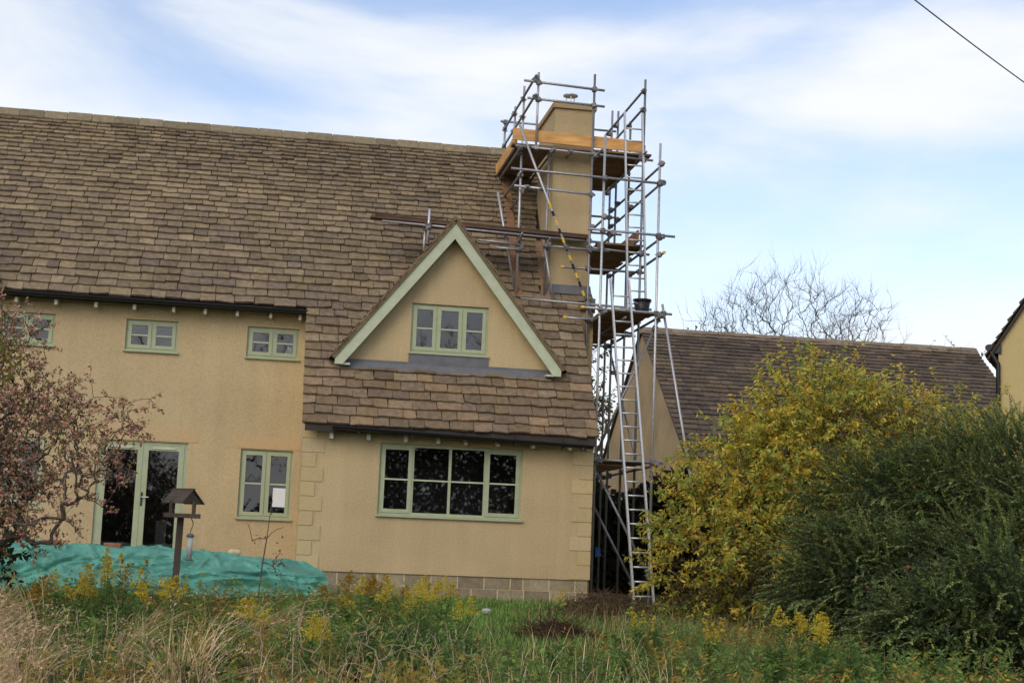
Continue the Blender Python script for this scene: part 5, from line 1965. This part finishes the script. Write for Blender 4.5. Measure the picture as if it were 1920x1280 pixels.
# mixed low weeds covering the rough ground
def weeds():
    g = np.random.default_rng(111)
    n = 5200
    x = g.uniform(-4.5, 7.5, n)
    y = g.uniform(-15.5, -3.2, n)
    lawn = np.array([((b > -6.8 + 0.5 * math.sin(a * 1.7)) and a > 1.7) or (b > -9.2 + 0.5 * math.sin(a * 2.3) and 1.75 < a < 3.9) for a, b in zip(x, y)])
    x, y = x[~lawn], y[~lawn]
    n = len(x)
    z = np.array([gz(a, b) for a, b in zip(x, y)])
    patch = np.array([vnoise(a * 0.8 + 20, b * 0.8 + 3) for a, b in zip(x, y)])
    hmax = np.clip(0.22 + 0.35 * patch + np.where(x < 1.6, 0.12, 0), 0.15, 0.7)
    P = shoots(np.stack([x, y, z - 0.02], axis=1), np.tile([[0, 0, 1.0]], (n, 1)) + g.normal(size=(n, 3)) * 0.3, hmax * g.uniform(0.5, 1.1, n), g.uniform(-0.02, 0.12, n), g, 4)
    base, D, S, l_, w_, idx, t = leaves_on(P, 15, g, 0.035, 0.085, 0.34, hang=0.15, spread=1.1)
    green = pick([(0.19, 0.30, 0.07), (0.28, 0.39, 0.09), (0.13, 0.22, 0.07)], [3, 3, 2], n, g)
    gold = pick([(0.46, 0.33, 0.07), (0.36, 0.24, 0.07), (0.32, 0.30, 0.08), (0.58, 0.42, 0.07)], [2, 2, 3, 1], n, g)
    k = (np.array([vnoise(a * 1.1 + 7, b * 1.1 + 40) for a, b in zip(x, y)]) + g.normal(size=n) * 0.12 > 0.53)
    T = np.where(k[:, None], gold, green)
    nb_ = NB()
    nb_.add(*leaf_batch(base, D, S, l_, w_, T[idx] * g.uniform(0.75, 1.25, size=(len(idx), 1)), 0.12))
    nb_.add(*ribbon(P, 0.004, T * 0.8))
    tag(nb_.build('weeds', 'leaf'), 'tangle of low green and golden brown weeds across the rough garden', 'weeds', kind='stuff')
weeds()

def goldenrod(x, y, h, lab, seed, plume=1.0, gold=True, grp=None, stems=3, pcol=0):
    g = np.random.default_rng(seed)
    z0 = gz(x, y)
    o = empty('goldenrod', (x, y, z0))
    tag(o, lab, 'goldenrod', grp)
    n = stems
    B = np.stack([x + g.normal(size=n) * 0.05, y + g.normal(size=n) * 0.05, np.full(n, z0 - 0.02)], axis=1)
    P = shoots(B, np.tile([[0, 0, 1.0]], (n, 1)) + g.normal(size=(n, 3)) * 0.16, h * g.uniform(0.82, 1.0, n), g.uniform(-0.02, 0.03, n), g, 6)
    sb = NB()
    sb.add(*ribbon(P, 0.006, np.tile([[0.09, 0.10, 0.03]], (n, 1))))
    sb.build('stems', 'leaf', o)
    base, D, S, l_, w_, idx, t = leaves_on(P[:, :6], 64, g, 0.07, 0.13, 0.19, hang=0.05, spread=1.1)
    lb = NB()
    lb.add(*leaf_batch(base, D, S, l_ * (1.1 - 0.5 * t), w_, pick([(0.15, 0.26, 0.065), (0.21, 0.32, 0.08), (0.11, 0.19, 0.065)] if h > 0.5 and plume > 0 or 'dark' not in lab else [(0.085, 0.155, 0.05), (0.12, 0.20, 0.06)], [3, 3, 2] if h > 0.5 and plume > 0 or 'dark' not in lab else [1, 1], len(base), g), 0.15))
    lb.build('leaves', 'leaf', o)
    if plume > 0:
        for s in range(n):
            pb = NB()
            tip = P[s, -1]
            ax = unit(P[s, -1] - P[s, -2])
            m_ = int(42 * plume)
            t = g.random(m_)
            rad = 0.135 * plume * (1 - t) + 0.012
            an = g.uniform(0, 6.28, m_)
            q0 = tip + ax * (t * 0.24 - 0.09)[:, None]
            d = np.stack([np.cos(an), np.sin(an), np.full(m_, 0.45)], axis=1)
            PP = shoots(q0, d, rad, np.full(m_, 0.05), g, 3)
            b2, D2, S2, l2, w2, i2, t2 = leaves_on(PP, 11, g, 0.011, 0.022, 0.8, hang=-0.4)
            cc = [(0.78, 0.60, 0.05), (0.62, 0.47, 0.05), (0.50, 0.46, 0.08)] if pcol == 0 else [(0.48, 0.31, 0.045), (0.36, 0.23, 0.05)]
            pb.add(*leaf_batch(b2, D2, S2, l2, w2, pick(cc, [1] * len(cc), len(b2), g), 0.0))
            fo = pb.build('flower_plume', 'leaf', o)
            fo['kind'] = 'stuff'
    return o
ORD = ('leftmost', 'second from left', 'third from left', 'fourth from left', 'fifth from left', 'sixth from left', 'seventh from left', 'eighth from left', 'rightmost')
def ordered(lst):
    """which place each spot takes from left to right as the viewer sees them"""
    key = sorted(range(len(lst)), key=lambda i: (lst[i][0] - CAM.x) / (lst[i][1] - CAM.y))
    pos = {k: i for i, k in enumerate(key)}
    return [(ORD[pos[i]] if pos[i] < len(lst) - 1 else 'rightmost') for i in range(len(lst))]
GR = 'goldenrod clump before the block plinth'
GL = ' of the bright yellow goldenrods before the block plinth'
SP_ = ((1.18, -7.0, 0.74), (1.42, -7.4, 0.72), (1.62, -7.2, 0.68), (1.30, -8.1, 0.66), (1.66, -8.5, 0.58), (0.62, -7.6, 0.62))
for i, (x, y, h) in enumerate(SP_):
    goldenrod(x, y, h, ordered(SP_)[i] + GL, 200 + i, 1.0, grp=GR, stems=2 + i % 2)
GR2 = 'fading goldenrod by the tarpaulin end'
SP_ = ((0.45, -6.2, 0.62), (0.75, -6.6, 0.66), (0.25, -7.0, 0.50), (1.0, -6.3, 0.62))
for i, (x, y, h) in enumerate(SP_):
    goldenrod(x, y, h, ordered(SP_)[i] + ' of the brownish fading goldenrods at the tarpaulin end', 220 + i, 1.0, grp=GR2, pcol=1)
GR3 = 'goldenrod before the left half of the tarpaulin'
SP_ = ((-2.32, -8.2, 0.82), (-2.15, -8.6, 0.90), (-2.0, -8.3, 0.80), (-2.45, -8.7, 0.72), (-2.62, -8.5, 0.66), (-1.78, -9.0, 0.66), (-2.9, -8.7, 0.6))
for i, (x, y, h) in enumerate(SP_):
    goldenrod(x, y, h, ordered(SP_)[i] + ' of the goldenrods before the left half of the tarpaulin', 240 + i, (0.75, 0.6, 0.5, 0.6, 0.75, 0.7, 0.8)[i], grp=GR3, stems=4, pcol=(0, 0, 1, 0, 0, 0, 1)[i])
goldenrod(-1.45, -9.3, 0.72, 'yellow goldenrod right at the foot of the bird table post', 260, 0.9)
goldenrod(-0.75, -9.8, 0.55, 'low yellow goldenrod below the single lower window', 261, 1.0)
goldenrod(-0.25, -11.6, 0.62, 'low broad yellow goldenrod head among the pale dry stalks', 262, 1.25)
goldenrod(3.42, -5.6, 0.52, 'small lone yellow goldenrod on the grass by the house corner', 263, 0.9, stems=1)
goldenrod(5.02, -10.2, 0.66, 'yellow goldenrod at the bottom right edge below the yellow shrub, left one', 264, 1.0, stems=3)
goldenrod(5.32, -10.1, 0.66, 'yellow goldenrod at the bottom right edge before the evergreen shrub, right one', 265, 1.0, stems=4)
GR4 = 'unflowered goldenrod in the foreground'
SP_ = ((3.6, -9.2, 0.58), (3.9, -8.8, 0.55), (3.3, -9.6, 0.5), (4.25, -9.7, 0.52), (4.7, -10.4, 0.5), (5.6, -10.4, 0.6), (5.15, -10.6, 0.55), (2.5, -10.2, 0.45), (3.0, -10.8, 0.42))
for i, (x, y, h) in enumerate(SP_):
    goldenrod(x, y, h, ordered(SP_)[i] + ' of the leafy green goldenrods in the right foreground', 280 + i, 0.35 if i % 3 == 0 else 0, grp=GR4, stems=4)
GR5 = 'dark leafy stems in the foreground'
SP_ = ((0.55, -10.2, 0.62), (0.85, -10.6, 0.66), (1.1, -10.0, 0.60), (1.2, -11.0, 0.62), (0.35, -11.2, 0.6), (1.45, -10.6, 0.5), (-0.9, -12.2, 0.55), (-1.15, -12.6, 0.5))
for i, (x, y, h) in enumerate(SP_):
    goldenrod(x, y, h, ordered(SP_)[i] + ' of the dark leafy plants in the middle foreground', 300 + i, 0, grp=GR5, stems=5)

# pale dry stalks
def dry_stalk(x, y, h, lab, seed, spread=0.3, n=26):
    g = np.random.default_rng(seed)
    z0 = gz(x, y)
    tg = np.stack([x + g.normal(size=n) * spread, y + g.normal(size=n) * spread * 0.5, z0 + h * g.uniform(0.35, 1.05, n)], axis=1)
    nodes, par, cnt, tips = ctree((x, y, z0 - 0.02), tg, g, [(x + g.normal() * .03, y, z0 + h * 0.25)], steps=3, bend=0.12, up=0.8)
    nb2 = NB()
    nb2.add(*branch_mesh(nodes, par, cnt, 0.0028, 0.32, 4, (0.4, 0.33, 0.22), 0.008))
    o = nb2.build('dry_stalk', 'twig')
    tag(o, lab, 'dry weed', 'pale dry stalks in the foreground')
SP_ = ((0.05, -12.6, 0.95), (0.45, -12.2, 0.75), (-0.35, -12.9, 0.80), (0.85, -12.9, 0.70), (0.30, -13.3, 0.75), (1.0, -12.0, 0.6))
for i, (x, y, h) in enumerate(SP_):
    dry_stalk(x, y, h, ordered(SP_)[i] + ' of the pale dry stalks in the middle foreground', 400 + i, 0.2, 16)
dry_stalk(-1.85, -11.2, 0.75, 'broken brown stake leaning in the grass left of the bird table', 420, 0.06, 5)

# thin sapling before the wall, right of the bird table
def sapling():
    g = np.random.default_rng(500)
    x, y = -0.62, -3.2
    z0 = gz(x, y)
    o = empty('sapling', (x, y, z0))
    tag(o, 'thin sapling with a few red leaves before the tarpaulin, below the lower window', 'sapling')
    pts = [(x, y, z0), (x + 0.03, y, 0.3), (x + 0.05, y, 0.6), (x + 0.09, y, 0.95), (x + 0.12, y, 1.35)]
    tg = np.array([(x - 0.2, y, 1.15), (x + 0.32, y, 1.12), (x - 0.12, y, 0.9), (x + 0.14, y, 1.5), (x + 0.3, y, 0.75), (x + 0.26, y, 0.5)])
    nodes, par, cnt, tips = ctree(pts[0], tg, g, pts[1:], steps=3, bend=0.05)
    a = NB()
    a.add(*branch_mesh(nodes, par, cnt, 0.005, 0.4, 4, (0.12, 0.08, 0.05), 0.014))
    a.build('stem', 'bark', o)
    q = np.concatenate([nodes[g.integers(1, 14, 40)] + g.normal(size=(40, 3)) * 0.035, np.array([(x + 0.3, y, 0.55)]) + g.normal(size=(40, 3)) * np.array([0.04, 0.03, 0.16])])
    D = unit(g.normal(size=q.shape) + np.array([0, -0.3, -0.4]))
    b = NB()
    b.add(*leaf_batch(q, D, side_of(D, g), g.uniform(0.03, 0.06, len(q)), g.uniform(0.02, 0.035, len(q)), pick([(0.24, 0.07, 0.035), (0.16, 0.06, 0.035), (0.11, 0.09, 0.04)], [2, 2, 1], len(q), g), 0.1))
    b.build('leaves', 'leaf', o)
sapling()

# heaps of dead stems
def dead_heap(x, y, rx, ry, h, n, lab, seed, cols):
    g = np.random.default_rng(seed)
    px, py = x + g.normal(size=n) * rx * 0.5, y + g.normal(size=n) * ry * 0.5
    rr = np.clip(1 - ((px - x) / rx) ** 2 - ((py - y) / ry) ** 2, 0, 1)
    pz = np.array([gz(a, b) for a, b in zip(px, py)]) + rr * h * g.random(n)
    P = shoots(np.stack([px, py, pz], axis=1), g.normal(size=(n, 3)) * np.array([1, 0.8, 0.45]) + np.array([0, 0, 0.25]), g.uniform(0.12, 0.42, n), g.uniform(0.0, 0.25, n), g, 4)
    a = NB()
    a.add(*ribbon(P, 0.006, pick(cols, [1] * len(cols), n, g, 0.3)))
    tag(a.build('dead_stem_heap', 'grass'), lab, 'heap', kind=None)
dead_heap(3.15, -6.6, 0.5, 0.4, 0.20, 900, 'brown heap of dead stems on the grass below the house corner', 601, [(0.10, 0.06, 0.035), (0.07, 0.045, 0.03), (0.14, 0.08, 0.04)])
dead_heap(4.65, -3.2, 1.0, 1.2, 0.38, 1500, 'tangle of dead brown weeds at the foot of the ladder', 602, [(0.13, 0.085, 0.045), (0.09, 0.06, 0.035), (0.18, 0.12, 0.06)])

m = MB()
m.lathe(2.72, -3.6, [(0.0, gz(2.72, -3.6) + 0.03), (0.07, gz(2.72, -3.6) + 0.05), (0.08, gz(2.72, -3.6) + 0.09), (0.05, gz(2.72, -3.6) + 0.115), (0.0, gz(2.72, -3.6) + 0.12)], 9)
tag(m.build('stone', 'pale'), 'pale stone lying alone on the lawn before the plinth', 'stone')

# seed heads of a climber over the shrubs
def clematis():
    g = np.random.default_rng(700)
    o = empty('wild_clematis', (9.0, -3.6, gz(9.0, -3.6)))
    tag(o, 'wild clematis with pale fluffy seed heads over the top of the yellow shrub', 'climber')
    n = 60
    c = np.stack([g.uniform(8.3, 10.0, n), g.uniform(-3.6, -3.0, n), g.uniform(2.7, 3.55, n)], axis=1)
    nodes, par, cnt, tips = ctree((9.0, -3.6, gz(9.0, -3.6)), c, g, [(9.0, -3.5, 1.0), (9.05, -3.4, 2.0)], steps=3, bend=0.15)
    sb = NB()
    sb.add(*branch_mesh(nodes, par, cnt, 0.004, 0.35, 4, (0.16, 0.11, 0.07), 0.02))
    sb.build('stems', 'bark', o)
    q = np.repeat(c[:34], 40, axis=0) + g.normal(size=(34 * 40, 3)) * 0.035
    D = unit(g.normal(size=q.shape))
    fb = NB()
    fb.add(*leaf_batch(q, D, side_of(D, g), g.uniform(0.02, 0.045, len(q)), g.uniform(0.008, 0.016, len(q)), np.tile([[0.5, 0.46, 0.4]], (len(q), 1)), 0.0))
    fb.build('seed_heads', 'fluff', o)
    q = np.repeat(c, 14, axis=0) + g.normal(size=(n * 14, 3)) * 0.09
    D = unit(g.normal(size=q.shape) + np.array([0, -0.2, -0.4]))
    lb = NB()
    lb.add(*leaf_batch(q, D, side_of(D, g), g.uniform(0.05, 0.09, len(q)), g.uniform(0.025, 0.05, len(q)), pick([(0.30, 0.24, 0.05), (0.24, 0.13, 0.05), (0.14, 0.16, 0.05)], [2, 1, 2], len(q), g), 0.1))
    lb.build('leaves', 'leaf', o)
clematis()
